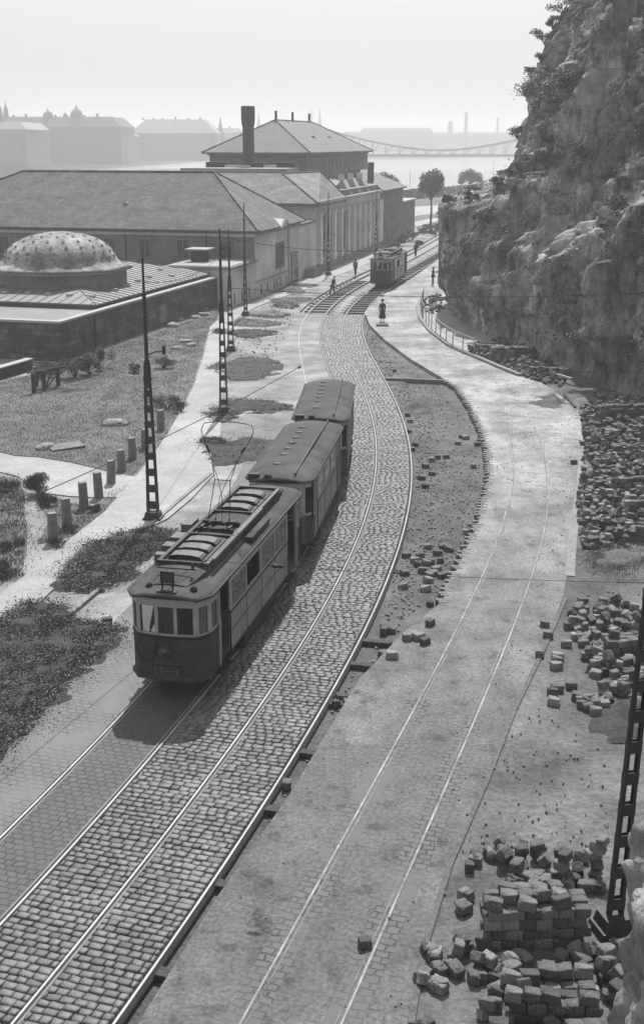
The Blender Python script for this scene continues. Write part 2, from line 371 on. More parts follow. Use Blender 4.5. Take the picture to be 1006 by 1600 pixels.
# street material : dusty setts
def M_street():
    m,t,bs=newmat('street_paving'); 
    tc=N(t,'ShaderNodeTexCoord'); sp=N(t,'ShaderNodeSeparateXYZ'); t.links.new(tc.outputs['Object'],sp.inputs[0])
    rot=N(t,'ShaderNodeMapping'); rot.inputs['Rotation'].default_value=(0,0,math.radians(18)); t.links.new(tc.outputs['Object'],rot.inputs[0])
    nz=N(t,'ShaderNodeTexNoise'); nz.inputs['Scale'].default_value=.8; t.links.new(rot.outputs[0],nz.inputs['Vector'])
    vm=N(t,'ShaderNodeVectorMath',operation='MULTIPLY_ADD'); vm.inputs[1].default_value=(.25,)*3; t.links.new(nz.outputs['Color'],vm.inputs[0]); t.links.new(rot.outputs[0],vm.inputs[2])
    br=N(t,'ShaderNodeTexBrick'); br.inputs['Scale'].default_value=1; br.inputs['Brick Width'].default_value=.25; br.inputs['Row Height'].default_value=.18; br.inputs['Mortar Size'].default_value=.012; br.inputs['Mortar Smooth'].default_value=.6
    br.inputs['Color1'].default_value=(.095,.095,.095,1); br.inputs['Color2'].default_value=(.12,.12,.12,1); br.inputs['Mortar'].default_value=(.045,.045,.045,1)
    t.links.new(vm.outputs[0],br.inputs['Vector'])
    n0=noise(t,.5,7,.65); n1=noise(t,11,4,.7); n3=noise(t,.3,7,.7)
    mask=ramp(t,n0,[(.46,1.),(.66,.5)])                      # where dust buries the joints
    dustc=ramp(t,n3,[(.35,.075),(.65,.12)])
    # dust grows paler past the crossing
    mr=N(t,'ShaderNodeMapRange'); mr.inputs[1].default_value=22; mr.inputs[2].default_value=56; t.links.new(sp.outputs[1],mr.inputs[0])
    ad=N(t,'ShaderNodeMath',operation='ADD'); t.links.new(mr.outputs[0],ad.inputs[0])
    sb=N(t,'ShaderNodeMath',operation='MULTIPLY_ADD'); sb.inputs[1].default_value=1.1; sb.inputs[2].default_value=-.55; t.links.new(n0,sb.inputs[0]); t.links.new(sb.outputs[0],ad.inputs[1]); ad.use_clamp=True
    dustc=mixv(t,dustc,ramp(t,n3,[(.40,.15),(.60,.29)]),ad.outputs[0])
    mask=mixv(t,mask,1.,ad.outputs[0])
    c=mixv(t,br.outputs['Color'],dustc,mask)
    c=mixv(t,c,ramp(t,n1,[(.38,.72),(.62,1.25)]),1.,'MULTIPLY')
    # wheel tracks and scuffs running along the road
    n4=noise(t,1.,5,.6,stretch=(1.6,.12,1)); c=mixv(t,c,ramp(t,n4,[(.38,.9),(.6,1.05)]),1.,'MULTIPLY')
    n5=noise(t,1.6,5,.65); c=mixv(t,c,ramp(t,n5,[(.34,.62),(.44,1.),(.62,1.15)]),1.,'MULTIPLY')
    t.links.new(c,bs.inputs['Base Color']); bs.inputs['Roughness'].default_value=.88; bs.inputs['Specular IOR Level'].default_value=.12
    hb=mixv(t,ramp(t,br.outputs['Fac'],[(0,1),(1,0)]),1.,mask); b=bump(t,bs,hb,.012); bump(t,bs,n1,.012,1,b)
    return m
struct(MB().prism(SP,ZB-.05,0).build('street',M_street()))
RP=pxpoly(right_px[8:])   # right edge, upper to lower
struct(MB().prism(RP+[(.9,12),(-.2,7.5),(30,7.5),(30,69),(20,74)],ZB-.05,-.022).build('work_yard','lot'))
struct(MB().prism([G2(*p) for p in ((652,480),(655,497),(670,517),(700,540),(750,562),(800,583))]+[(18,74),(16,82),(14,100),(9.5,108),(8.3,107)],ZB-.05,.006).build('pavement','walk'))
# kerb along the curve, left to right
def ribbon(pts,w,z0,z1):
    mb=MB(); P=[Vector((p[0],p[1],0)) for p in pts]; n=len(P); a=[];b=[]
    for i in range(n):
        d=(P[min(i+1,n-1)]-P[max(i-1,0)]).normalized(); nn=Vector((d.y,-d.x,0)); a.append(P[i]-nn*w/2); b.append(P[i]+nn*w/2)
    vs=[(q.x,q.y,z) for z in (z0,z1) for q in a+b]
    fs=[]
    for i in range(n-1):
        fs+=[(2*n+i,2*n+i+1,3*n+i+1,3*n+i),(i,i+1,2*n+i+1,2*n+i),(n+i+1,n+i,3*n+i,3*n+i+1)]
    fs+=[(0,2*n,3*n,n),(n-1,2*n-1,4*n-1,3*n-1)]
    return mb.add(vs,fs)
kp=pxpoly([(658,466),(652,480),(655,497),(670,517),(700,540),(725,552),(750,562),(780,575),(812,588)])
struct(ribbon(kp,.28,-.1,.16).build('kerb','kerb',bevel=.03))
struct(ribbon(pxpoly([(890,900),(893,850),(905,760),(909,715)]),.3,-.1,.012).build('kerb_strip','kerb'))
struct(ribbon(pxpoly([(883,935),(850,1012),(803,1110),(760,1220),(703,1350),(663,1480),(642,1600)]),.12,-.1,.022).build('kerb_line','granite',bevel=.02))
struct(ribbon(pxpoly([(600,591),(640,592),(680,594),(694,594)]),.22,-.2,.03).build('kerb_divider','granite_l'))
# sidewalk left
wl=[(0,990),(60,945),(105,903),(150,868),(190,843),(232,826),(262,812),(300,780),(335,742),(330,715),(345,680),(345,640),(350,600),(352,560),(358,520),(372,498),(400,480),(450,462),(480,452),(478,440),(440,452),(385,478),(345,496),(328,512),(322,545),(305,600),(285,640),(262,680),(238,715),(205,755),(165,800),(110,845),(50,893),(0,930)]
struct(MB().prism([(-13,14)]+pxpoly(wl)+[(-17,20)],-.1,.05).build('sidewalk','walk'))
struct(MB().prism(pxpoly([(0,708),(25,714),(60,716),(110,724),(165,737),(222,748),(190,778),(150,778),(110,776),(60,770),(30,745),(0,738)]),-.1,.03).build('footpath','walk'))
struct(MB().prism(pxpoly([(40,780),(60,790),(75,810),(60,830),(50,855),(90,845),(110,840),(60,890),(35,900),(42,860),(44,830),(38,800)]),-.1,.022).build('worn_track','dust'))
# far pale roadway by the facade
struct(MB().prism(pxpoly([(455,455),(500,440),(560,418),(600,400),(592,392),(545,410),(500,428),(455,443)]),-.1,.012).build('service_road','walk'))
for k,pl in enumerate(([(640,322),(700,318),(700,330),(645,336)],[(645,345),(700,335),(700,340),(650,352)],[(640,360),(662,352),(700,352),(700,362),(650,368)])):
    struct(MB().prism(pxpoly(pl),-.3,-.19+.004*k).build('quay_road','walk'))
# field
field_px=[(-40,600),(0,597),(60,583),(97,570),(345,484),(338,500),(325,520),(319,545),(302,600),(282,640),(259,680),(233,715),(205,745),(165,735),(110,722),(60,714),(25,712),(0,706),(-40,706)]
FIELD=pxpoly(field_px)
struct(MB().prism(FIELD,-.1,.018).build('field','soil'))
F2=pxpoly([(-20,742),(30,750),(40,775),(38,800),(44,830),(42,860),(35,890),(0,915),(-20,925)]); struct(MB().prism(F2,-.1,.012).build('verge','soil'))
F3=pxpoly([(55,780),(75,770),(100,785),(150,790),(175,770),(205,757),(170,793),(112,838),(85,845),(60,850),(78,812)]); struct(MB().prism(F3,-.1,.008).build('verge','soil'))
PA=pxpoly([(-60,1230),(-60,990),(0,975),(40,945),(84,948),(104,955),(108,968),(112,974),(156,980),(190,985),(165,1020),(115,1055),(88,1090),(55,1130),(25,1160),(0,1182)])
PB=pxpoly([(95,915),(105,890),(140,855),(190,838),(235,830),(285,838),(272,852),(228,872),(202,905),(160,925),(120,925)])
def moundmesh(poly,name,mat,hgt,res=.25,z0=.0,seed=0):
    P=np.array(poly);lo=P.min(0)-.2;hi=P.max(0)+.2;xs=np.arange(lo[0],hi[0],res);ys=np.arange(lo[1],hi[1],res);X,Y=np.meshgrid(xs,ys)
    x=X.ravel();y=Y.ravel()
    d=np.full(x.shape,1e9)
    for i in range(len(P)):
        a=P[i];b=P[(i+1)%len(P)];ab=b-a;t=np.clip(((x-a[0])*ab[0]+(y-a[1])*ab[1])/(ab@ab+1e-9),0,1);d=np.minimum(d,np.hypot(x-a[0]-t*ab[0],y-a[1]-t*ab[1]))
    ins=inpoly(poly,x,y); sd=np.where(ins,d,-d)
    n=fbm(np.stack([x*1.3,y*1.3,np.full(x.shape,seed*3.1)],1),4)
    z=z0+np.clip((sd+n*1.0)*.3,-.06,hgt)*(1+.35*n)+.02*fbm(np.stack([x*6,y*6,0*x],1),2)
    V=np.stack([x,y,z],1); ny,nx=X.shape; i,j=np.meshgrid(np.arange(ny-1),np.arange(nx-1),indexing='ij'); a=(i*nx+j).ravel()
    Fq=np.stack([a,a+1,a+nx+1,a+nx],1); keep=(z[Fq].max(1)>z0-.03); Fq=Fq[keep]
    return npmesh(name,V,Fq,mat,smooth=True)
struct(moundmesh(PA,'grass_bank','darksoil',.16,.2)); struct(moundmesh(PB,'grass_bank','darksoil',.18,.2,seed=1))
def ell(cx,cy,rx,ry,n=18,j=.18):
    ph=random.random()*6
    return pxpoly([(cx+rx*math.cos(2*PI*k/n)*(1+j*math.sin(3*2*PI*k/n+ph)),cy+ry*math.sin(2*PI*k/n)*(1+j*math.sin(2*2*PI*k/n+ph))) for k in range(n)])
OV=[(392,521,34,7),(345,519,12,5),(384,577,58,16),(388,634,64,11),(345,649,26,9),(372,706,62,24),(420,492,30,5),(452,470,34,5),(395,505,40,6),(470,447,24,3),(330,690,18,6),(445,478,20,4)]
OVP=[ell(*e) for e in OV]
for k,p in enumerate(OVP): struct(moundmesh(p,'weedy_patch','darksoil' if k<7 else 'mound',.06,.2,z0=.0,seed=k+3))
# setts laid left of and between the rails of the near track
sB=lambda Y:B_.sY(Y)
ao=aoff(0)
struct(strip('dusty_trackway',B_,sB(54),sB(96.5),ao-1.9,ao+.68,-.006,'dust'))
struct(strip('paved_verge',B_,0,sB(56),ao-3.3,ao-.80,.0,M_setts('verge_setts',.13,.18,.08,.23,.17,.02,dust=(.7,.30,.62),dustc=.19)))
struct(strip('track_paving',B_,0,sB(54),ao-.68,ao+.68,-.01,M_setts('track_setts',.085,.12,.05,.22,.17,.02,dust=(1.1,.42,.76),dustc=.11)))
struct(strip('track_bedding',B_,0,sB(96.5),ao+.80,.80,-.05,'groove',zb=-.26))
struct(strip('track_gravel',B_,sB(96.7),sB(186),ao-1.5,1.5,-.19,M_noise('clean_gravel',.28,.42,2,fine=(10,.3),bmp=.05),step=2.))
struct(strip('trodden_path',B_,sB(96.7),sB(170),ao+.95,-1.0,-.10,'dust',step=1.))
# real setts between the two tracks and inside the far one
def setts(s0,s1,o0,o1,cell,row):
    V=[];cnt=0
    s=s0; A=[];
    a=[];b=[];w=[];l=[];
    while s<s1:
        h=row*random.uniform(.9,1.12)*(1 if s<sB(60) else 1.25)
        o=o0+.01-(random.random()*cell*.7)
        while o<o1-.01:
            c=cell*random.uniform(.78,1.3); e=min(o+c,o1-.008); st=max(o,o0+.008)
            if o1-.008-e<.07: e=o1-.008
            if e-st>.05: a.append(s+h/2);b.append((st+e)/2);w.append(e-st);l.append(h)
            o=o+c if e<o1-.009 else o1
        s+=h
    a=np.array(a);b=np.array(b);w=np.array(w);l=np.array(l);n=len(a)
    th=rng.normal(0,.02,n); gap=.019; 
    zt=rng.normal(0,.006,n)+.035*fbm(np.column_stack([a*.45,b*.8,0*a]),3); V=np.zeros((n,12,3))
    tilt=rng.normal(0,.03,(n,2))
    sg=np.array([(-1,-1),(1,-1),(1,1),(-1,1)])
    J=rng.normal(0,.006,(n,4,2))
    for r,(ins,zz) in enumerate(((0,-.07),(0,-.018),(.018,0.0))):
        for k,(p,q) in enumerate(sg):
            du=p*(l/2-gap*.6-ins)+J[:,k,0]; dv=q*(w/2-gap*.5-ins)+J[:,k,1]
            da=du*np.cos(th)-dv*np.sin(th); db=du*np.sin(th)+dv*np.cos(th)
            x,y=B_.at(a+da,0); a0=np.clip(a+da-.5,0,B_.L-1.); 
            X,Y=B_.at(a+da,b+db)
            V[:,r*4+k,0]=X;V[:,r*4+k,1]=Y;V[:,r*4+k,2]=zz+(zt+tilt[:,0]*du+tilt[:,1]*dv if r>0 else 0)
    base=(np.arange(n)*12)[:,None]
    F0=[]
    for r in (0,1):
        for k in range(4): F0.append((r*4+k,r*4+(k+1)%4,r*4+4+(k+1)%4,r*4+4+k))
    F0.append((8,9,10,11)); F0=np.array(F0)
    Fq=(base[:,:,None]+F0[None]).reshape(-1,4)[:, ::-1]
    mi=np.repeat(rng.integers(0,4,n),9)
    return V.reshape(-1,3),Fq,mi
MT['sett_a']=M_noise('sett_a',.12,.175,2,fine=(30,.2),big=(.6,.22),bmp=.006,rough=.6,spec=.45); MT['sett_b']=M_noise('sett_b',.09,.145,2,fine=(30,.22),big=(.6,.22),bmp=.006,rough=.65,spec=.4)
MT['sett_c']=M_noise('sett_c',.12,.185,2,fine=(30,.2),big=(.6,.22),bmp=.006,rough=.6,spec=.4); MT['sett_d']=M_noise('sett_d',.10,.155,2,fine=(30,.25),big=(.6,.22),bmp=.006,rough=.55,spec=.45)
for (o0,o1) in ((ao+.79,-.79),(-.67,.68)):
    V,Fq,mi=setts(0,sB(96.5),o0,o1,.215,.168)
    struct(npmesh('sett_paving',V,Fq,None,matidx=mi,mats=['sett_a','sett_b','sett_c','sett_d']))
# ---------------------------------------------------------------- rails
def sweep(path,s0,s1,prof,step=.5):
    a=np.arange(s0,s1,step); n=len(a);m=len(prof); V=[]
    for (o,z) in prof:
        x,y=path.at(a,o); V.append(np.stack([x,y,np.full(n,z)],1))
    V=np.concatenate(V); i=np.arange(n-1); Fq=[]
    for k in range(m-1): Fq.append(np.stack([k*n+i,k*n+i+1,(k+1)*n+i+1,(k+1)*n+i],1))
    return V,np.concatenate(Fq)
def rail(path,s0,s1,off,side,label,guard=True,z=.0,hm='railhead',lm='lip'):
    t=thing('tram_rail',label,'rail',(0,0,0),0,'tram rails')
    h=.024
    V,Fq=sweep(path,s0,s1,[(off-h,z-.16),(off-h,z+.0),(off-h+.006,z+.008),(off+h-.006,z+.008),(off+h,z),(off+h,z-.16)]); npmesh('rail_head',V,Fq,hm,t)
    V,Fq=sweep(path,s0,s1,[(off-h-.02,z-.2),(off-h-.02,z-.035),(off-h,z-.035)]); npmesh('rail_flank',V,Fq,'railside',t)
    if guard:
        g0,g1=(off+h,off+h+.05) if side>0 else (off-h-.05,off-h)
        V,Fq=sweep(path,s0,s1,[(g0,z-.02),(g1,z-.02)]); npmesh('rail_groove',V,Fq,'groove',t)
        l0,l1=(g1,g1+.034) if side>0 else (g0-.034,g0)
        V,Fq=sweep(path,s0,s1,[(l0,z-.1),(l0,z+.0),(l1,z+.0),(l1,z-.1)]); npmesh('guard_lip',V,Fq,lm,t)
    return t
e=B_.L-.6
rail(B_,0,e,.75,-1,'outermost rail of the twin tracks, shining along the sunken dirt strip',guard=False)
rail(B_,0,e,-.75,1,'bright rail down the middle of the bare dark-jointed setts')
rail(B_,0,e,ao+.75,-1,'dull rail passing into the tram shadow, right rail of the tram carrying track')
rail(B_,0,e,ao-.75,1,'leftmost rail, next to the grassy bank and running under the near tram')
rail(C_,0,C_.sY(56),-.75,1,'left rail of the dusty street track on the right',z=.008,hm='railstreet',lm='lipstreet')
mst=M_setts('rail_side_setts',.11,.15,.04,.25,.17,.022,dust=(.6,.38,.60),dustc=.135)
for o_ in (-.75,.75): struct(strip('rail_side_paving',C_,0,C_.sY(27),o_-.30,o_+.30,.004,mst))
rail(C_,0,C_.sY(57.5),.75,-1,'rightmost rail, in the dusty street nearest the block piles',z=.008,hm='railstreet',lm='lipstreet')
# ---------------------------------------------------------------- sleepers
def sleeper(x,y,ang,label,L=2.6,z=-.10,group='wooden sleepers',w=.12):
    mb=MB(); n=8
    vs=[];
    for i in range(n+1):
        X=-L/2+L*i/n
        for (yy,zz) in ((-w,-.14),(w,-.14),(w,0),(-w,0)):
            vs.append((X,yy+random.uniform(-.006,.006),zz+random.uniform(-.006,.004)))
    fs=[(i*4+k,i*4+(k+1)%4,(i+1)*4+(k+1)%4,(i+1)*4+k) for i in range(n) for k in range(4)]+[(3,2,1,0),(n*4,n*4+1,n*4+2,n*4+3)]
    o=mb.add(vs,fs).build('sleeper','wood',bevel=.012); o.location=(x,y,z); o.rotation_euler=(0,0,-ang); return tag(o,label,'sleeper',group)
ORD=['first','second','third','fourth','fifth','sixth','seventh','eighth','ninth','tenth','eleventh','twelfth','thirteenth','fourteenth','fifteenth','sixteenth','seventeenth','eighteenth','nineteenth','twentieth']
def ordn(i):
    if i<20: return ORD[i]
    tens={2:'twenty',3:'thirty',4:'forty',5:'fifty',6:'sixty'}[(i+1)//10]; u=(i+1)%10
    return tens+('-'+ORD[u-1] if u else 'th')
for i,(px,py) in enumerate([(255,1512),(345,1376),(428,1260),(482,1172),(528,1096),(568,1036),(592,1000)]):
    X,Y,_=G(px,py,-.1); a=B_.sY(Y+.15); x,y=B_.at(a,.35); sleeper(x,y,B_.head(a),'%s sleeper end jutting from under the outer rail, counted from the bottom'%ORD[i],L=2.5,z=-.07,group='sleeper ends along the sunken strip')
a=sB(97.2);i=0
while a<sB(112.5):
    x,y=B_.at(a); sleeper(x,y,B_.head(a),'bare wooden sleeper in front of the distant tram, %s from the end of the paving'%ordn(i),z=-.08,L=2.7,w=.24); a+=1.5;i+=1
a=sB(94.5);i=0
while a<sB(122):
    x,y=B_.at(a,ao); sleeper(x,y,B_.head(a),'exposed sleeper of the left far track, %s from the end of the paving'%ordn(i),z=-.08,L=2.5,w=.22); a+=1.6;i+=1
a=sB(121);i=0
while a<sB(176):
    x,y=B_.at(a); sleeper(x,y,B_.head(a),'far sleeper behind the distant tram, %s beyond its rear platform'%ordn(i),z=-.08,L=2.5,w=.22); a+=1.7;i+=1
# ================================================================ TRAMS (local: front +Y, up Z)
def outline(L,wid,ch=.28,cy=.42,fw=.98):
    h=L/2; w=wid/2
    half=[(w,h-.95),(w-.02,h-cy),(w-ch,h-.06),(.25,h),(-.25,h),(-w+ch,h-.06),(-w+.02,h-cy),(-w,h-.95)]
    return half
def roof_mesh(mb,L,wid,z0,rise,ov=.1,mi=0,n=10,drop=.12):
    # canvas roof: arched section, ends rounded in plan and dipping
    w=wid/2+ov; h=L/2+ov; st=[]
    ys=[-h,-h+.12,-h+.45,-h+1.0]+[(-h+1.0)+(2*h-2.0)*i/8 for i in range(1,8)]+[h-1.0,h-.45,h-.12,h]
    rings=[]
    for y in ys:
        d=h-abs(y); ww=w-(.30 if d<.01 else .20 if d<.13 else .0 if d>=.45 else .03); k=1 if d>=1 else (.35 if d<.01 else .5 if d<.2 else .82)
        ring=[]
        for i in range(n+1):
            u=-1+2*i/n; z=z0+rise*k*(1-abs(u)**2.4)
            ring.append((ww*u,y,z))
        rings.append(ring)
    vs=[v for r in rings for v in r]; m=n+1; R=len(rings)
    fs=[(i*m+k,i*m+k+1,(i+1)*m+k+1,(i+1)*m+k) for i in range(R-1) for k in range(n)]
    base=len(vs); vs+=[(x,y,z-.05) for x,y,z in vs]
    fs+=[(base+i*m+k,base+(i+1)*m+k,base+(i+1)*m+k+1,base+i*m+k+1) for i in range(R-1) for k in range(n)]
    for i in range(R-1): fs+=[(i*m,(i+1)*m,base+(i+1)*m,base+i*m),(i*m+n,base+i*m+n,base+(i+1)*m+n,(i+1)*m+n)]
    for k in range(n): fs+=[(k,base+k,base+k+1,k+1),((R-1)*m+k,(R-1)*m+k+1,base+(R-1)*m+k+1,base+(R-1)*m+k)]
    mb.add(vs,fs,mi)
def panel(mb,p,q,z0,z1,th=.045,mi=0):
    # wall panel following segment p->q, thickness inwards (towards the origin)
    P=Vector((p[0],p[1],0));Q=Vector((q[0],q[1],0)); d=(Q-P).normalized(); n=Vector((d.y,-d.x,0))
    if n.dot((P+Q)/2)>0: n=-n
    vs=[P,Q,Q+n*th,P+n*th]; mb.prism([(v.x,v.y) for v in vs],z0,z1,mi)
def lerp2(p,q,t): return (p[0]+(q[0]-p[0])*t,p[1]+(q[1]-p[1])*t)
def glassy(mb,p,q,z0,z1): panel(mb,p,q,z0,z1,.012)
def end_cab(T,L,wid,s,zs,zw,zh,ze,low,up,open_sides=True,windows=True,front_glass=True):
    # s=+1 front, -1 rear. dash panel, pillars, panes
    o=[(x,y*s) for x,y in outline(L,wid)]
    dash=MB(); 
    for i in range(1,6): panel(dash,o[i],o[i+1],zs,zw-.07)
    panel(dash,o[0],o[1],zs,zw-.07) ; panel(dash,o[6],o[7],zs,zw-.07)
    dash.build('dash_panel',low,T)
    f=MB()
    for i in range(0,7): 
        a,b=o[i],o[i+1]; a=(a[0]*1.015,a[1]*1.004); b=(b[0]*1.015,b[1]*1.004)
        panel(f,a,b,zs-.02,zs+.07,.06)
    f.build('skirt_rail','black',T); f=MB()
    for i in range(0,7):
        a,b=o[i],o[i+1]; a=(a[0]*1.015,a[1]*1.004); b=(b[0]*1.015,b[1]*1.004); panel(f,a,b,zw-.07,zw+.0,.06)
    f.build('belt_rail','black',T)
    pil=MB(); pan=[]
    # fascia above the windows
    for i in range(0,7): panel(pil,o[i],o[i+1],zh,ze)
    for i in range(0,7): panel(pil,o[i],o[i+1],zw,zw+.05)
    front=[o[2],o[3],o[4],o[5]]
    # pillars at x positions on front: treat front as polyline from o[2] to o[5]
    def fp(x):
        if abs(x)<=.25: return (x,o[3][1])
        a=o[2] if x>0 else o[5]; b=o[3] if x>0 else o[4]; t=(x-a[0])/(b[0]-a[0]); return lerp2(a,b,t)
    xs=[o[2][0],.28,-.22,o[5][0]]; xs=[o[2][0],o[2][0]-.5,o[5][0]+.5,o[5][0]]
    w2=.04
    for i,x in enumerate(xs):
        if i==0: a,b=fp(x),fp(x-.07)
        elif i==3: a,b=fp(x+.07),fp(x)
        else: a,b=fp(x+w2),fp(x-w2)
        panel(pil,a,b,zw,zh,.06)
    for i in (1,5):                        # chamfer corner posts
        a,b=(o[1],o[2]) if i==1 else (o[5],o[6])
        panel(pil,a,lerp2(a,b,.2),zw,zh,.05); panel(pil,lerp2(a,b,.8),b,zw,zh,.05)
    for a,b in ((o[0],o[1]),(o[6],o[7])):
        panel(pil,a,lerp2(a,b,.1),zw,zh,.05); panel(pil,lerp2(a,b,.88),b,zw,zh,.05)
    pil.build('window_frame',up,T)
    if front_glass:
        for (a,b) in ((fp(xs[0]-.07),fp(xs[1]+w2)),(fp(xs[1]-w2),fp(xs[2]+w2)),(fp(xs[2]-w2),fp(xs[3]+.07)),(o[1],o[2]),(o[5],o[6]),(o[0],o[1]),(o[6],o[7])):
            g=MB(); a=(a[0]*.985,a[1]*.996); b=(b[0]*.985,b[1]*.996); glassy(g,a,b,zw+.05,zh); g.build('window_pane','glass',T)
def seat_rows(T,y0,y1,n):
    for i in range(n):
        y=y0+(y1-y0)*(i+.5)/n
        for sx in (-1,1):
            m=MB(); m.box(sx*.55-.38,sx*.55+.38,y-.2,y+.2,1.05,1.12).box(sx*.55-.38,sx*.55+.38,y-.03,y+.03,1.12,1.6); m.build('bench','interior',T)
def wheelset(T,ys,r=.36):
    for y in ys:
        for sx in (-1,1):
            m=MB(); Mx=Matrix.Translation((sx*.74,y,r))@Matrix.Rotation(PI/2,4,'Y')
            m.lathe([(r*.35,-.05),(r*.95,-.05),(r,-.04),(r,.04),(r*.8,.05),(r*.75,.02),(r*.3,.02),(r*.28,.06)],n=20,M=Mx); m.build('wheel','black',T)
def saloon(T,L,wid,nwin,zs,zw,zh,ze,side,up,plat,rows=2,open_win=None,tumble=0):
    w=wid/2; y0=-L/2+plat; y1=L/2-plat
    sd=MB(); tr=MB(); fr=MB()
    for sx in (-1,1):
        panel(sd,(sx*w,y0),(sx*w,y1),zs,zw-.08,.05)
        panel(tr,(sx*(w+.012),y0),(sx*(w+.012),y1),zw-.08,zw-.02,.05); panel(tr,(sx*(w+.012),y0),(sx*(w+.012),y1),zs-.03,zs+.03,.05)
        if rows==2: panel(tr,(sx*(w+.008),y0),(sx*(w+.008),y1),zs+(zw-zs)*.48,zs+(zw-zs)*.48+.025,.03)
        for i in range(nwin+1):
            y=y0+(y1-y0)*i/nwin
            panel(tr,(sx*(w+.008),y-.012),(sx*(w+.008),y+.012),zs+.03,zw-.08,.03)
        panel(fr,(sx*w,y0),(sx*w,y1),zh,ze,.05); panel(fr,(sx*w,y0),(sx*w,y1),zw-.02,zw+.03,.05)
        for i in range(nwin+1):
            y=y0+(y1-y0)*i/nwin; hw=.045 if 0<i<nwin else .07; yy=min(max(y,y0+.07),y1-.07) 
            panel(fr,(sx*w,yy-hw),(sx*w,yy+hw),zw+.03,zh,.05)
            if i<nwin and not (open_win and (sx,i) in open_win):
                g=MB(); glassy(g,(sx*(w-.02),y+.05),(sx*(w-.02),y+(y1-y0)/nwin-.05),zw+.03,zh); g.build('window_pane','glass',T)
    # bulkheads with a doorway
    for y in (y0,y1):
        bk=MB()
        for sx in (-1,1): bk.box(min(sx*.35,sx*(w-.06)),max(sx*.35,sx*(w-.06)),y-.02,y+.02,zs+.2,zw)
        bk.box(-w+.06,w-.06,y-.02,y+.02,zh-.05,ze)
        for sx in (-1,1): bk.box(min(sx*.35,sx*.42),max(sx*.35,sx*.42),y-.02,y+.02,zw,zh-.05)
        bk.build('bulkhead','interior',T)
    sd.build('side_panel',side,T); tr.build('panel_trim','black',T); fr.build('side_window_frame',up,T)
def chassis(T,L,wid,zs,plat):
    m=MB(); w=wid/2; m.prism([(x*.97,y*.99) for x,y in outline(L,wid)]+[(x*.97,-y*.99) for x,y in outline(L,wid)[::-1]],zs+.02,zs+.16); m.build('floor','interior',T)
    u=MB(); u.box(-.78,.78,-L/2+1.6,L/2-1.6,.42,zs+.02).box(-.95,.95,-1.9,1.9,.22,.34).box(-.98,-.9,-1.6,1.6,.2,.55).box(.9,.98,-1.6,1.6,.2,.55)
    for s in (-1,1): u.box(-.6,.6,s*(L/2-.9)-.2,s*(L/2-.9)+.2,.2,.5); u.box(-.12,.12,min(s*(L/2-.3),s*(L/2+.32)),max(s*(L/2-.3),s*(L/2+.32)),.42,.54)
    u.build('underframe','black',T)
    for s in (-1,1):
        for sx in (-1,1):
            k=MB(); yc=s*(L/2-plat+.48); k.box(min(sx*w*.8,sx*(w+.04)),max(sx*w*.8,sx*(w+.04)),yc-.4,yc+.4,.34,.38).box(min(sx*w*.8,sx*w*.84),max(sx*w*.8,sx*w*.84),yc-.4,yc+.4,.38,zs+.05); k.build('step','black',T)
def posts(T,L,wid,plat,zs,ze,up,mid=False):
    w=wid/2
    for s in (-1,1):
        for sx in (-1,1):
            m=MB(); ya=s*(L/2-.97); m.box(sx*w-.035,sx*w+.035,ya-.035,ya+.035,zs,ze); 
            if mid: m.tube([(sx*w,s*(L/2-1.45),zs),(sx*w,s*(L/2-1.45),ze)],.022,8)
            m.build('door_post',up,T)
            g=MB(); g.tube([(sx*(w+.03),ya-s*.08,zs+.25),(sx*(w+.03),ya-s*.08,zs+1.25)],.014,6); g.build('grab_rail','lip',T)
def bowcollector(T,y,z):
    lean=-1.05
    m=MB(); m.box(-.5,.5,y-.35,y-.28,z,z+.1).box(-.5,.5,y+.28,y+.35,z,z+.1).box(-.42,-.34,y-.35,y+.35,z+.05,z+.14).box(.34,.42,y-.35,y+.35,z+.05,z+.14).tube([(-.45,y,z+.18),(.45,y,z+.18)],.045,8)
    m.tube([(-.2,y-.3,z+.15),(-.2,y+.25,z+.2)],.05,8).tube([(.2,y-.3,z+.15),(.2,y+.25,z+.2)],.05,8)
    m.build('collector_base','black',T)
    m=MB(); hz=2.5
    def pt(x,k): return (x,y+lean*k,z+.18+hz*k)
    for s in (-1,1):
        m.tube([pt(s*.30,0),pt(s*.24,.3),pt(s*.22,.42),pt(s*.36,.62),pt(s*.62,.80),pt(s*.74,.92),pt(s*.68,.985),pt(s*.5,1.0)],.012,6)
        m.tube([pt(s*.10,0),pt(s*.03,.25),pt(-s*.12,.42),pt(-s*.30,.56)],.009,6)
        m.tube([pt(s*.45,.70),pt(s*.55,.76)],.035,8)
    m.tube([pt(-.5,1.),pt(-.2,1.012),pt(.2,1.012),pt(.5,1.)],.015,8); m.tube([pt(-.22,.42),pt(.22,.42)],.014,6)
    m.build('bow_collector','black',T)
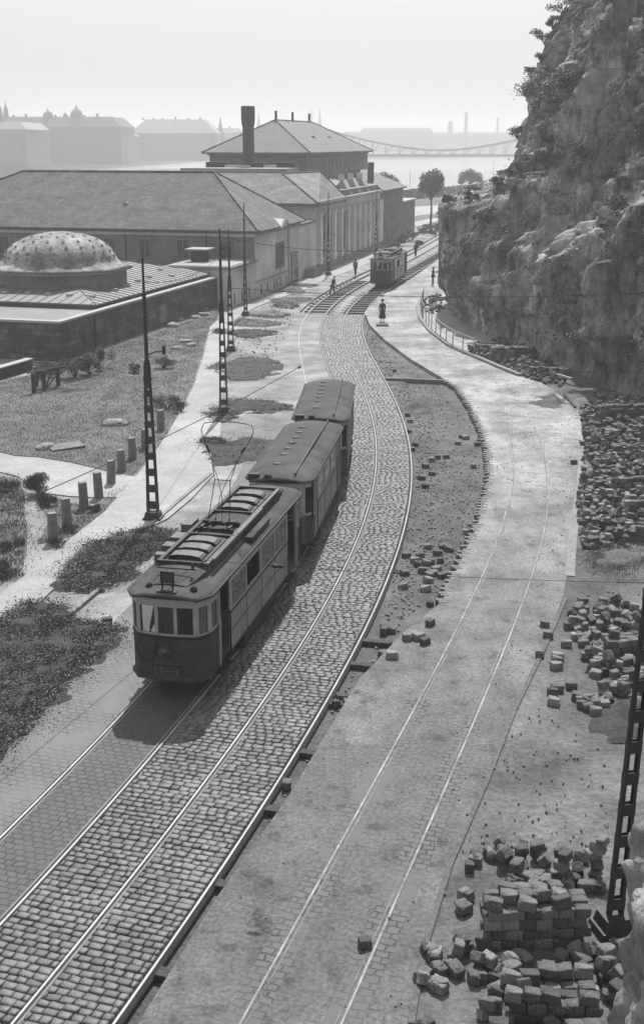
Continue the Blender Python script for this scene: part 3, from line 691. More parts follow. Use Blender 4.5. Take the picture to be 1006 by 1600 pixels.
def digits17(T,cx,y,z,h,parent):
    # raised "17 -----" lettering on the route plate; seen from +Y, so +x is on the viewer's left
    m=MB(); u=h; t=.028
    def bar(x0,z0,x1,z1):
        d=Vector((x1-x0,0,z1-z0)); n=Vector((-d.z,0,d.x)).normalized()*t/2
        P=[Vector((x0,y,z0))+n,Vector((x1,y,z1))+n,Vector((x1,y,z1))-n,Vector((x0,y,z0))-n]
        vs=[tuple(p) for p in P]+[(p.x,p.y+.006,p.z) for p in P]
        m.add(vs,[(0,1,2,3),(7,6,5,4),(0,4,5,1),(1,5,6,2),(2,6,7,3),(3,7,4,0)])
    x=cx
    bar(x,z-u/2,x,z+u/2); bar(x,z+u/2,x+.04,z+u/2-.04)
    x-=.08; bar(x,z+u/2,x-.11,z+u/2); bar(x-.11,z+u/2,x-.06,z-u/2)
    x-=.16
    for k in range(6): bar(x-k*.048,z+.004,x-k*.048-.03,z+.004)
    x-=.33; bar(x,z-u/2+.01,x,z+u/2-.01)
    return m.build('route_text','tram_plate_text',parent)
MT['tram_plate']=M_noise('route_plate',.05,.065,4); MT['tram_plate_text']=M_noise('route_lettering',.16,.2,4)
def motor_tram(name,label,loc,rz,detail=True,collector=True):
    T=thing(name,label,'tram',loc,rz,'tram cars')
    L,Wd=9.75,2.04; zs,zw,zh,ze=.62,1.72,2.46,2.72; plat=1.95
    for s in (1,-1): end_cab(T,L,Wd,s,zs,zw,zh,ze,'tram_low','tram_cream')
    saloon(T,L,Wd,4,zs,zw,zh,ze,'tram_side','tram_cream',plat,2,open_win={(-1,2),(1,2)})
    posts(T,L,Wd,plat,zs,ze,'tram_cream'); chassis(T,L,Wd,zs,plat); wheelset(T,(-1.45,1.45))
    seat_rows(T,-2.7,2.7,4)
    r=MB(); roof_mesh(r,L,Wd,ze,.20,.08); r.build('roof','tram_roof',T,smooth=True)
    r=MB(); oo=outline(L+.16,Wd+.16); r.prism(oo+[(x,-y) for x,y in oo[::-1]],ze-.035,ze+.012); r.build('eaves_moulding','black',T)
    c=MB()                                 # raised clerestory deck, sloping hood at each end
    ys=[-4.55,-4.2,-3.75,-3.4,3.3,3.7,4.1,4.5]; zt=[.02,.09,.17,.21,.21,.17,.10,.02]; wd=[.42,.56,.64,.66,.66,.64,.56,.42]
    vs=[];n=9
    for y,q,w in zip(ys,zt,wd):
        for i in range(n):
            a=-1+2*i/(n-1); vs.append((w*a,y,ze+.15+q*(1-.25*a*a*a*a)+.03*(1-a*a)))
        vs.append((w+.005,y,ze+.05)); vs.append((-w-.005,y,ze+.05))
    m=n+2; fs=[]
    for j in range(len(ys)-1):
        for i in range(n-1): fs.append((j*m+i,j*m+i+1,(j+1)*m+i+1,(j+1)*m+i))
        fs.append((j*m+n-1,j*m+n,(j+1)*m+n,(j+1)*m+n-1)); fs.append((j*m+n+1,j*m,(j+1)*m,(j+1)*m+n+1))
    c.add(vs,fs).build('clerestory','tram_roof',T)
    z=ze+.40
    for sx in (-1,1):
        k=MB(); k.box(sx*.62-.05,sx*.62+.05,-3.5,3.55,z,z+.035)
        for yy in np.arange(-3.3,3.5,.75): k.box(sx*.62-.025,sx*.62+.025,yy-.02,yy+.02,z-.12,z)
        k.build('roof_rail_board','plank' if sx<0 else 'black',T)
    k=MB(); k.box(-.76,-.68,-1.2,3.3,z+.02,z+.09); k.build('conduit','plank',T)
    for yy in (3.5,1.25,-.9,-3.45): k=MB(); k.box(-.66,.66,yy-.035,yy+.035,z-.06,z+.04); k.build('cross_bearer','black',T)
    for i,yy in enumerate((3.05,2.45,1.85,-1.25,-1.95,-2.65)):          # resistor boxes with rounded lids
        k=MB(); w=.44; ln=.2; zz=z-.1; xo=.04
        prof=[(-w,0),(-w,.12),(-w*.85,.18),(-w*.4,.215),(w*.4,.215),(w*.85,.18),(w,.12),(w,0)]
        vs=[(xo+x,yy-ln,zz+q) for x,q in prof]+[(xo+x,yy+ln,zz+q) for x,q in prof]; q=len(prof)
        k.add(vs,[(a,a+1,q+a+1,q+a) for a in range(q-1)],0); k.box(xo-w+.04,xo+w-.04,yy-ln+.03,yy+ln-.03,zz-.02,zz+.13,1); k.box(xo-w-.01,xo+w+.01,yy+ln-.01,yy+ln+.015,zz-.02,zz+.03,1)
        k.build('resistor_box',['equip','black'],T)
        k=MB(); k.box(-.52,-.44,yy-.3,yy+.3,z-.06,z+.02).box(-.64,-.4,yy-.28,yy-.23,z-.06,z+.0); k.build('resistor_frame','black',T)
    for yy,ln,zz in ((2.1,.18,.3),(1.4,.24,.32),(.45,.34,.42),(2.75,.12,.26)): k=MB(); k.box(.70,1.0,yy-ln,yy+ln,ze+.08,ze+.08+zz); k.build('side_box',['equip'],T,bevel=.01)
    k=MB(); k.box(-.98,-.76,-1.2,.7,ze+.19,ze+.235); k.box(-.96,-.78,-1.15,.65,ze+.1,ze+.19); k.build('roof_ventilator',['tram_roof'],T)
    if collector: bowcollector(T,.55,z-.02)
    for s in (1,):
        k=MB(); k.lathe([(.02,0),(.16,.0),(.17,.06),(.13,.11),(.05,.14)],n=20,M=Matrix.Translation((.05,s*(L/2+.0),1.32))@Matrix.Rotation(-PI/2*s,4,'X')); hd=k.build('headlight','tram_plate',T,smooth=True)
        g=MB(); g.lathe([(.01,0),(.12,0),(.10,.03),(.03,.045)],n=20,M=Matrix.Translation((.05,s*(L/2+.10),1.32))@Matrix.Rotation(-PI/2*s,4,'X')); g.build('lens','pane',hd,smooth=True)
        k=MB(); k.box(-.36,.36,L/2+.01,L/2+.05,.70,.93); pl=k.build('route_plate','tram_plate',T)
        k=MB(); k.box(-.39,.39,L/2+.0,L/2+.03,.67,.96); k.build('plate_frame','black',pl)
        digits17(T,.30,L/2+.055,.815,.17,pl)
        k=MB(); k.box(-.17,.17,4.62,4.68,ze+.28,ze+.58).box(-.15,-.11,4.63,4.67,ze+.05,ze+.28).box(.11,.15,4.63,4.67,ze+.05,ze+.28).box(-.28,.22,4.72,4.86,ze+.02,ze+.13); nb=k.build('number_box','black',T)
        k=MB(); k.box(-.13,.13,4.681,4.69,ze+.31,ze+.55); k.build('number_glass','tram_plate',nb)
        for sx in (.5,-.62): k=MB(); k.lathe([(.09,0),(.10,.05),(.05,.12),(.02,.15)],(sx,4.55),12); k.v=[(a,b,c+ze+.08) for a,b,c in k.v]; k.build('roof_insulator','black',T,smooth=True)
        k=MB(); k.tube([(.5,4.72,ze+.2),(.12,3.9,ze+.46),(.1,1.0,z+.1)],.007,5).tube([(.0,4.75,ze+.1),(-.28,4.1,ze+.40),(-.55,3.4,z+.06)],.007,5); k.build('collector_rope','black',T)
        k=MB(); k.tube([(-.5,4.0,ze+.42),(.5,4.0,ze+.42)],.02,6).lathe([(.035,0),(.04,.12),(.015,.16)],(-.42,4.0),10); k.v=k.v[:len(k.v)-30]+[(a,b,c+ze+.42) for a,b,c in k.v[-30:]]; k.build('roof_bar','black',T)
        k=MB(); pts=[(.78+.0*q,L/2-.0,1.62) for q in [0]]; k.tube([(.72-.0,L/2+.0,1.6)]+[(.50+.24*math.cos(a),L/2+.06,1.45-.42*math.sin(a)) for a in np.linspace(0,PI,12)]+[(.27,L/2+.05,1.6)],.022,8); k.build('brake_hose','black',T,smooth=True)
        o=outline(L,Wd); k=MB()
        for i in range(1,6):
            a=(o[i][0]*1.05,o[i][1]*1.012); b=(o[i+1][0]*1.05,o[i+1][1]*1.012); panel(k,a,b,.56,.70,.12)
        k.build('bumper','tram_low',T)
    return T
def trailer_tram(name,label,loc,rz,L=8.3):
    T=thing(name,label,'tram',loc,rz,'tram cars'); Wd=2.08; zs,zw,zh,ze=.62,1.66,2.45,2.75; plat=1.75
    o=outline(L,Wd)
    for s in (1,-1):
        O=[(x,y*s) for x,y in o]; m=MB()
        for i in range(2,5): panel(m,O[i],O[i+1],zs,zw-.1)
        panel(m,O[1],O[2],zs,zw-.1); panel(m,O[5],O[6],zs,zw-.1); m.build('dash_panel','tram_low',T)
        m=MB()
        for i in range(1,6): panel(m,O[i],O[i+1],zh+.05,ze); panel(m,O[i],O[i+1],zw-.1,zw-.04,.06)
        for i in (1,5): a,b=(O[1],O[2]) if i==1 else (O[5],O[6]); panel(m,a,lerp2(a,b,.35),zs,zh+.05,.06)
        for x in (.72,-.72): m.box(x-.04,x+.04,min(s*(L/2-.09),s*(L/2-.03)),max(s*(L/2-.09),s*(L/2-.03)),zw-.04,zh+.05)
        m.build('end_frame','tram_cream',T)
        for x0,x1 in ((-.68,-.05),(.05,.68)):
            g=MB(); g.box(x0,x1,min(s*(L/2-.06),s*(L/2-.05)),max(s*(L/2-.06),s*(L/2-.05)),zw-.04,zh+.05); g.build('window_pane','glass',T)
        for sx in (-1,1):
            m=MB(); panel(m,(sx*Wd/2,s*(L/2-.95)),(sx*Wd/2,s*(L/2-.42)),zs,zw-.3); m.build('platform_gate','tram_low',T)
    saloon(T,L,Wd,3,zs,zw,zh,ze,'tram_side','tram_cream',plat,1)
    posts(T,L,Wd,plat,zs,ze,'tram_cream',mid=True); chassis(T,L,Wd,zs,plat); wheelset(T,(-1.3,1.3)); seat_rows(T,-2.2,2.2,3)
    r=MB(); roof_mesh(r,L,Wd,ze,.26,.10,n=12); r.build('roof','trail_roof',T,smooth=True)
    r=MB(); oo=outline(L+.18,Wd+.18); r.prism(oo+[(x,-y) for x,y in oo[::-1]],ze-.05,ze+.012); r.build('eaves_moulding','black',T)
    for i in range(7):
        k=MB(); y=L/2-1.6-i*.82+(.0 if i else .45); Mx=Matrix.Translation((.22,y,ze+.255)); k.lathe([(.14,-.02),(.15,.015),(.10,.045),(.04,.05)],n=10,M=Mx@Matrix.Scale(.55,4,(0,1,0))); k.build('roof_ventilator','equip',T)
    k=MB(); k.tube([(-.52,-L/2+.25,ze+.22),(-.55,0,ze+.30),(-.52,L/2-.2,ze+.2)],.035,6); k.build('roof_cable','black',T)
    k=MB(); k.lathe([(.02,0),(.13,0),(.14,.05),(.09,.1),(.03,.11)],n=16,M=Matrix.Translation((.32,L/2-.02,ze+.1))@Matrix.Rotation(-PI/2,4,'X')); k.build('headlight','black',T,smooth=True)
    k=MB(); k.box(.62,.98,L/2-.22,L/2-.02,ze-.02,ze+.2); k.build('destination_box','black',T,bevel=.01)
    return T
def put_on(path,Yf,L,off):
    sf=path.sY(Yf); x0,y0=path.at(sf,off); x1,y1=path.at(sf+L,off)
    dx,dy=x0-x1,y0-y1; rz=math.atan2(dy,dx)-PI/2
    return ((float(x0+x1)/2,float(y0+y1)/2,.0),rz)
l,rz=put_on(B_,26.5,9.75,ao+.07); motor_tram('motor_tram','large dark motor tram in front, bow collector and resistor boxes on its roof',l,rz)
l,rz=put_on(B_,37.0,8.3,ao+.12); trailer_tram('trailer_tram','grey-roofed trailer coupled right behind the near motor tram',l,rz)
l,rz=put_on(B_,46.05,7.8,ao+.22); trailer_tram('trailer_tram','last trailer car of the near train, smaller in view with its plain grey roof',l,rz,7.8)
l,rz=put_on(B_,114.3,9.75,0); motor_tram('motor_tram','distant tram standing alone on the open sleepers beside the cliff',l,rz)
# ================================================================ BUILDINGS
def frame(ox,oy,deg):
    # local x = into the block (left of the facade), local y = along the facade away from the camera
    return (ox,oy,0),-math.radians(deg)
def hiproof(mb,x0,x1,y0,y1,z,ridge,mi=0,th=.25,ov=.5,soffit=True):
    # ridge = ((xa,ya,za),(xb,yb,zb)); a nearer side
    x0-=ov;x1+=ov;y0-=ov;y1+=ov
    a,b=ridge; vs=[(x0,y0,z),(x1,y0,z),(x1,y1,z),(x0,y1,z),a,b]
    return vs
def bwall(T,x0,x1,y0,y1,z0,z1,mat,name='wall'):
    return MB().box(x0,x1,y0,y1,z0,z1).build(name,mat,T,uvbox=True)
def win_side(T,y,z0,z1,w,x=0,d=.08,arch=False,mat='pane',fr=True):
    # window in the facade plane x=0 (outside is +x)
    f=MB()
    t=.09
    f.box(x,x+d,y-w/2-t,y-w/2,z0-t,z1+t).box(x,x+d,y+w/2,y+w/2+t,z0-t,z1+t).box(x,x+d,y-w/2,y+w/2,z1,z1+t).box(x,x+d+.05,y-w/2-t-.02,y+w/2+t+.02,z0-t-.03,z0-t+.04)
    f.box(x,x+d*.6,y-.03,y+.03,z0,z1)
    for k in range(1,int((z1-z0)/.9)+1):
        zz=z0+k*(z1-z0)/(int((z1-z0)/.9)+1); f.box(x,x+d*.55,y-w/2,y+w/2,zz-.02,zz+.02)
    o=f.build('window','frame',T); MB().box(x,x+.03,y-w/2,y+w/2,z0,z1).build('pane',mat,o)
def win_front(T,x,z0,z1,w,y=0,d=.08,mat='pane'):
    # window in the end wall, outside is -y
    t=.09; f=MB(); f.box(x-w/2-t,x-w/2,y-d,y,z0-t,z1+t).box(x+w/2,x+w/2+t,y-d,y,z0-t,z1+t).box(x-w/2,x+w/2,y-d,y,z1,z1+t).box(x-w/2-t-.02,x+w/2+t+.02,y-d-.05,y,z0-t-.03,z0-t+.04).box(x-.03,x+.03,y-d*.6,y,z0,z1)
    o=f.build('window','frame',T); MB().box(x-w/2,x+w/2,y-.03,y,z0,z1).build('pane',mat,o)
# ---- domed bath : local x to the left is negative (b = -x), y along the long wall
bl,br=frame(-16.2,75.3,16.1)
T=thing('domed_bath','low stone Turkish bath with a pale pitted dome over a ribbed lead roof','building',bl,br)
bwall(T,-30,0,0,27.9,-.3,2.35,'bathstone')
MB().box(-30,.12,-.12,.5,2.35,2.5).box(-.4,.12,.5,28,2.35,2.5).build('coping','stonetrim',T)
MB().box(-30,-.4,.5,6.6,2.352,2.40).build('terrace_roof','lead',T)
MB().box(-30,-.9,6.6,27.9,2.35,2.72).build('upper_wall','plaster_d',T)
rf=MB(); x0,x1,y0,y1,z=-13.0,-.55,6.2,28.1,2.75; a=(-6.6,13.2,3.85);b=(-6.6,24,3.85)
vs=[(x0,y0,z),(x1,y0,z),(x1,y1,z),(x0,y1,z),a,b,(x0,y0,z-.1),(x1,y0,z-.1),(x1,y1,z-.1),(x0,y1,z-.1)]
rf.add(vs,[(0,1,4),(1,2,5,4),(2,3,5),(3,0,4,5),(0,6,7,1),(1,7,8,2),(2,8,9,3),(3,9,6,0),(9,8,7,6)])
# west part of the roof beyond the hip
rf.add([(-30,y0,z),(x0,y0,z),(x0,y1,z),(-30,y1,z),(-30,16,3.6),(x0,16,3.6)],[(0,1,5,4),(2,3,4,5),(1,2,5)])
roof=rf.build('lead_roof','lead',T)
rb=MB()                                       # standing seams
def seam(p,q): rb.tube([Vector(p)+Vector((0,0,.02)),Vector(q)+Vector((0,0,.02))],.035,4)
for k in range(27):
    y=6.7+k*.8
    # right slope: eave x1 -> up to hip/ridge
    if y<13.2: t=(y-y0)/(13.2-y0); top=(x1+(a[0]-x1)*t,y,z+(a[2]-z)*t)
    elif y<24: top=(a[0],y,a[2])
    else: t=(y1-y)/(y1-24); top=(x1+(a[0]-x1)*t,y,z+(a[2]-z)*t)
    seam((x1,y,z),top)
for k in range(16):
    x=x1-.4-k*.78
    if x>a[0]: t=(x1-x)/(x1-a[0])
    else: t=(x-x0)/(a[0]-x0)
    seam((x,y0,z),(x,y0+(13.2-y0)*t,z+(a[2]-z)*t))
for k in range(22): x=-13.4-k*.78; seam((x,y0,z),(x,16,3.6)) if x>-30 else None
seam((x1,y0,z),a); seam(a,b); rb.build('roof_seam','lead',roof)
rv=MB()
for (x,y) in ((-1.8,8.2),(-3.4,8.0),(-5,8.0),(-6.6,8.1),(-8.4,8),(-10,8),(-1.9,12),(-2.2,14.5),(-2.4,17),(-2.6,19.5),(-1.8,22),(-3.4,23.5),(-11.5,8.1)):
    tt=max(0,min((y-6.2)/7,(x1-x)/6.05)); zz=z+1.1*tt
    o=MB().box(-.22,.22,-.16,.16,-.1,.14,taper=.03).build('skylight',['stonetrim'],roof); o.location=(x,y,zz)
# dome
dc=(-7.0,13.75)
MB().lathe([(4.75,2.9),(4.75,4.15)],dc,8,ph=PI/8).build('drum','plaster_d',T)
MB().lathe([(4.8,4.12),(5.1,4.16),(5.12,4.3),(4.95,4.36)],dc,8,ph=PI/8).build('drum_cornice','stonetrim',T)
prof=[(4.98,4.34),(4.6,4.5),(4.25,4.68),(4.0,4.9)]+[(4.0*math.cos(q),4.9+1.98*math.sin(q)) for q in np.linspace(.10,1.50,14)]+[(.05,6.89)]
M_=MB(); M_.lathe(prof,dc,48)
for i_ in range(5):
    for k_ in range(48):
        x_,y_,z_=M_.v[i_*48+k_]; an=(2*PI*k_/48-PI/8)%(PI/4)-PI/8; f_=1+((1/math.cos(an))*.985-1)*(1-i_/5)*1.25
        M_.v[i_*48+k_]=(dc[0]+(x_-dc[0])*f_,dc[1]+(y_-dc[1])*f_,z_)
M_=M_; dm=M_.build('dome','domeplaster',T,smooth=True)
for ri,(q,nn) in enumerate(((.14,26),(.34,24),(.56,20),(.80,16),(1.04,11),(1.27,6))):
    for k in range(nn):
        an=2*PI*(k+.5*(ri%2))/nn; rr=4.0*math.cos(q); zz=4.9+1.98*math.sin(q)
        nrm=Vector((math.cos(an)*math.cos(q)*1.98,math.sin(an)*math.cos(q)*1.98,4.0*math.sin(q))).normalized()
        o=MB().lathe([(.12,-.05),(.125,.05),(.085,.06),(.08,.02)],n=7).build('dome_light',['plaster_d' if random.random()<.4 else 'domeplaster'],dm); o.location=(dc[0]+rr*math.cos(an),dc[1]+rr*math.sin(an),zz); o.rotation_euler=nrm.to_track_quat('Z','Y').to_euler()
o=MB().lathe([(.42,0),(.42,.05)],n=20,M=Matrix.Rotation(PI/2,4,'Y')@Matrix.Scale(1.5,4,(1,0,0))).build('oval_opening','pane',T); o.location=(-.0,3.6,1.1)
MB().box(-.01,.12,4.6,4.7,.1,2.3).build('drainpipe','iron',T)
MB().box(0,.05,15.3,16.5,.3,1.6).build('blocked_door','plaster_d',T)
# ---- bath halls along the embankment
fl,fr_=frame(-6.5,105.7,14.0)
# hall A
T=thing('bath_hall','long plastered bath hall with a big weathered hipped tile roof behind the dome','building',fl,fr_)
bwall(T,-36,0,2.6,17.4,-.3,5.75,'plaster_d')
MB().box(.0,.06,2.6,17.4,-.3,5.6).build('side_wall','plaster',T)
r=MB(); x0,x1,y0,y1,z=-36.6,.55,2.0,18.2,5.75; a=(-6.2,10.3,10.45); b=(-25.5,10.3,10.45)
r.add([(x0,y0,z),(x1,y0,z),(x1,y1,z),(x0,y1,z),a,b,(x0,y0,z-.16),(x1,y0,z-.16),(x1,y1,z-.16),(x0,y1,z-.16)],[(0,1,4,5),(1,2,4),(2,3,5,4),(3,0,5),(0,6,7,1),(1,7,8,2),(2,8,9,3),(3,9,6,0),(9,8,7,6)])
rf=r.build('roof','tile',T)
MB().tube([(x1,y0,z),a,b,(x0,y0,z)],.12,6).tube([a,(x1,y1,z)],.12,6).build('ridge_tile','tile2',rf)
def dormer(T,x,y,z,s=.4,mat='tile2'):
    return MB().add([(x-s,y,z),(x+s,y,z),(x,y,z+s*.9),(x-s*.2,y+1.6*s,z+s*.8),(x+s*.2,y+1.6*s,z+s*.8)],[(0,1,2),(1,4,3,2),(2,3,0)]).build('roof_hatch',mat,T)
dormer(rf,-13,5.4,7.6,.4,'stonetrim'); dormer(rf,-28,5.8,7.75,.4,'stonetrim')
g=MB(); g.add([(.6,8.8,5.6),(.6,11.2,5.6),(.6,10,6.3),(-1.2,10,6.5)],[(0,1,2),(1,3,2),(2,3,0)]); g.build('roof_gable','plaster',rf)
MB().tube([(.75,8.7,5.55),(.75,10,6.35),(.75,11.3,5.55)],.07,6).build('gable_coping','stonetrim',rf)
for x in (-2.6,-6.6,-10.2,-13.6,-17,-24,-31): win_front(T,x,3.3,4.8,1.0,2.6)
MB().box(-36,.12,2.45,2.6,5.2,5.45).build('string_course','plaster',T)
MB().box(.06,.2,2.6,17.4,5.25,5.5).build('eaves_course','stonetrim',T); MB().box(.06,.14,2.6,17.4,1.25,1.4).build('plinth_course','stonetrim',T)
MB().tube([(.75,2.0,5.72),(.75,8.0,5.72)],.09,6).build('gutter','iron',T)
for x in (-4.4,-12,-20.5): MB().tube([(x,2.5,-.2),(x,2.5,5.6)],.06,6).build('drainpipe','iron',T)
for y in (9.3,10.3,11.3): win_side(T,y,2.0,4.1,.55,.06)
for y in (4.2,6.2,8.4,9.4,10.4,12.6): MB().box(.06,.1,y-.15,y+.15,.1,.95).build('cellar_slot','pane',T)
MB().box(.06,.15,14.2,16.6,-.2,2.9).build('gateway','pane',T)
MB().box(.06,.12,13.2,13.4,.0,5.2).build('drainpipe','plaster_d',T)
# annex in front of hall A
T=thing('flat_roofed_annex','small pale flat-roofed annex at the corner between the bath and the tiled hall','building',fl,fr_)
bwall(T,-5.4,.02,-4.6,2.55,-.3,3.1,'plaster')
MB().box(-5.6,.3,-4.8,2.5,3.1,3.28).build('roof_slab','kerb',T)
MB().box(-5.3,.0,-4.5,2.2,3.282,3.33).build('roof_felt','walk',T)
MB().box(-4.5,-3.3,-1.2,0,3.3,4.3).build('roof_vent','iron',T); MB().box(-4.9,-2.9,-1.6,.4,4.3,4.42).build('vent_cap','stonetrim',T)
for y in (-3.4,-1.3,.8): MB().box(.02,.06,y-.14,y+.14,.15,1.0).build('cellar_slot','pane',T)
# hall B
T=thing('pump_hall','plastered hall with a worn tile roof between the big hall and the pilastered front','building',fl,fr_)
bwall(T,-17,0,17.6,24.4,-.3,5.2,'plaster','link_wall'); MB().box(-17,.1,17.6,24.4,5.2,5.4).build('link_roof','tile2',T)
bwall(T,-17,-.02,24.4,36,-.3,7.0,'plaster')
r=MB(); x0,x1,y0,y1,z=-17.5,.4,23.8,37,7.05; a=(-5.2,30,9.85); b=(-17.5,30,9.85); c=(-2.6,36.5,9.9)
r.add([(x0,y0,z),(x1,y0,z),(x1,y1,z),(x0,y1,z),a,b,c,(-17.5,36.5,9.9),(x0,y0,z-.35),(x1,y0,z-.35),(x1,y1,z-.35),(x0,y1,z-.35)],[(0,1,4,5),(1,2,6,4),(2,3,7,6),(5,4,6,7),(3,0,5,7),(0,8,9,1),(1,9,10,2),(2,10,11,3),(3,11,8,0),(11,10,9,8)])
rf=r.build('roof','tile2',T); MB().tube([(x1,y0,z),a,c,(x1,y1,z)],.13,6).build('ridge_tile','tile',rf)
MB().box(-17,-5.0,30.5,36.0,9.87,10.35).build('flat_roof','walk',T)
for x,w in ((-6.3,1.0),(-9.6,.7),(-14.6,1.1)): MB().box(x-w,x+w,35.3,36.0,10.35,10.95).build('roof_tank','iron',T)
MB().box(-13.7,-10.4,35.4,35.9,10.355,10.6).box(-9,-7.5,35.4,35.9,10.355,10.6).build('parapet','white',T)
# pilastered front C
T=thing('pilastered_hall','long pale hall front with tall pilasters, dark high windows and three white roof lights','building',fl,fr_)
bwall(T,-12,.0,24.45,58,-.3,7.0,'plaster')
MB().box(-.3,.45,24.3,58.2,6.95,7.25).build('cornice','stonetrim',T); MB().box(.0,.15,24.45,58,6.0,6.2).build('frieze','stonetrim',T); MB().box(0,.25,24.45,58,-.3,.8).build('plinth','plaster_d',T)
MB().box(-12,-.3,37.2,58,7.0,7.9).build('attic_wall','plaster_d',T)
r=MB(); r.add([(-12,36.8,7.9),(-.1,36.8,7.9),(-.1,58.3,7.9),(-12,58.3,7.9),(-12,58.3,9.0),(-12,36.8,9.0)],[(0,1,5),(1,2,4,5),(2,3,4),(3,2,1,0),(3,0,5,4)]); rf=r.build('roof','tile2',T)
for y in (41.5,46.5,51.5):
    k=MB(); k.add([(-.1,y-.9,7.3),(-.1,y+.9,7.3),(-1.0,y+1.0,9.0),(-1.0,y-1.0,9.0),(-.3,y-.9,7.1),(-.3,y+.9,7.1),(-2.8,y+1.2,7.1),(-2.8,y-1.2,7.1)],[(0,1,2,3),(0,4,5,1),(1,5,6,2),(2,6,7,3),(3,7,4,0)]); rl=k.build('roof_light','stonetrim',rf)
    MB().box(-1.5,-.9,y-1.0,y-.5,8.8,9.5).build('ventilator','white',rl)
for i,y in enumerate((25.3,28.6,31.6,34.9,38.3,41.3,44.2,47.2,50.2,53.2,56.2,57.6)):
    MB().box(.0,.4,y-.45,y+.45,.8,6.0).build('pilaster','plaster',T)
for i,y in enumerate((26.9,30.1,33.2,36.6)): win_side(T,y,1.5 if i!=1 else .9,5.6,1.5 if i in(0,3) else 1.0,.0,.1)
for y in (39.8,42.7,45.7,48.7,51.7,54.7): win_side(T,y,1.7,5.4,.95,.0,.08,mat='plaster_d')
MB().box(.15,1.1,19.2,22.2,-.2,.9).build('rubble_bin','plaster_d',T)
# end block D, annex
T=thing('brick_end_block','dark brick block with a gabled tile roof at the far end of the pilastered front','building',fl,fr_)
bwall(T,-9,.1,58.1,73.6,-.3,7.1,'brick'); r=MB(); x0,x1,y0,y1,z=-9.5,.6,57.8,74.1,7.15
r.add([(x0,y0,z),(x1,y0,z),(x1,y1,z),(x0,y1,z),(-4.5,y0+1,9.5),(-4.5,y1-3.5,9.5),(x0,y0,z-.2),(x1,y0,z-.2),(x1,y1,z-.2),(x0,y1,z-.2)],[(0,1,4),(1,2,5,4),(2,3,5),(3,0,4,5),(0,6,7,1),(1,7,8,2),(2,8,9,3),(3,9,6,0),(9,8,7,6)]); rf=r.build('roof','slate',T)
MB().box(-4,-2.6,56.6,57.6,7.2,9.9).build('roof_turret','tile2',T); MB().box(-1.9,-1.2,58.8,59.5,8.1,10.6).build('chimney','chimbrick',rf)
for y in (61,65,69): win_side(T,y,2.5,5,1.1,.1,.08)
T=thing('brick_side_shed','dark low brick shed with a pale roof edge beyond the gabled block','building',fl,fr_)
bwall(T,-7,.05,73.7,84,-.3,4.9,'brick'); MB().box(-7.2,.3,73.7,84.3,4.9,5.12).build('roof_slab','stonetrim',T)
# tall block T
T=thing('tall_hipped_block','tall square block with a broad slate pyramid roof rising over the bath halls','building',fl,fr_)
bwall(T,-23.3,-10,58.7,97,-.3,11.75,'brick')
MB().box(-23.5,-9.8,58.5,97.2,11.4,11.7).build('eaves_band','plaster_d',T)
r=MB(); x0,x1,y0,y1,z=-24.1,-9.3,57.9,97.7,11.8; a=(-16.6,67,16.0); b=(-16.6,87,16.0)
r.add([(x0,y0,z),(x1,y0,z),(x1,y1,z),(x0,y1,z),a,b,(x0,y0,z-.2),(x1,y0,z-.2),(x1,y1,z-.2),(x0,y1,z-.2)],[(0,1,4),(1,2,5,4),(2,3,5),(3,0,4,5),(0,6,7,1),(1,7,8,2),(2,8,9,3),(3,9,6,0),(9,8,7,6)]); rf=r.build('roof','slate',T)
MB().tube([(x0,y0,z),a,b,(x1,y1,z)],.12,6).tube([a,(x1,y0,z)],.12,6).build('ridge_tile','tile',rf)
for y in (67.4,76,85.5): MB().tube([(-16.6,y,15.9),(-16.6,y,17.2)],.18,8).build('chimney_pipe','iron',rf)
for x,y,zz in ((-18.6,61,13.2),(-14.5,61.5,13.0),(-12.6,72,13.6),(-12.8,82,13.6)): dormer(rf,x,y,zz,.45,'tile')
for y in (62,67,72,77,82,87,92): win_side(T,y,7.6,11.0,2.0,-10,.12,mat='brick')
for x in (-21,-18.6,-14,-11.8): win_front(T,x,8.2,10.6,1.0,58.7,mat='brick')
# chimney stack
T=thing('chimney_stack','tall dark brick chimney standing in front of the pyramid-roofed block','chimney',(-8.35,144.5,0),fr_)
MB().lathe([(.80,-.3),(.66,14.8)],n=12).build('shaft','chimbrick',T); MB().lathe([(.68,14.8),(.74,15.0),(.80,15.5),(.80,16.9),(.70,17.0)],n=12).build('crown','chimbrick',T)
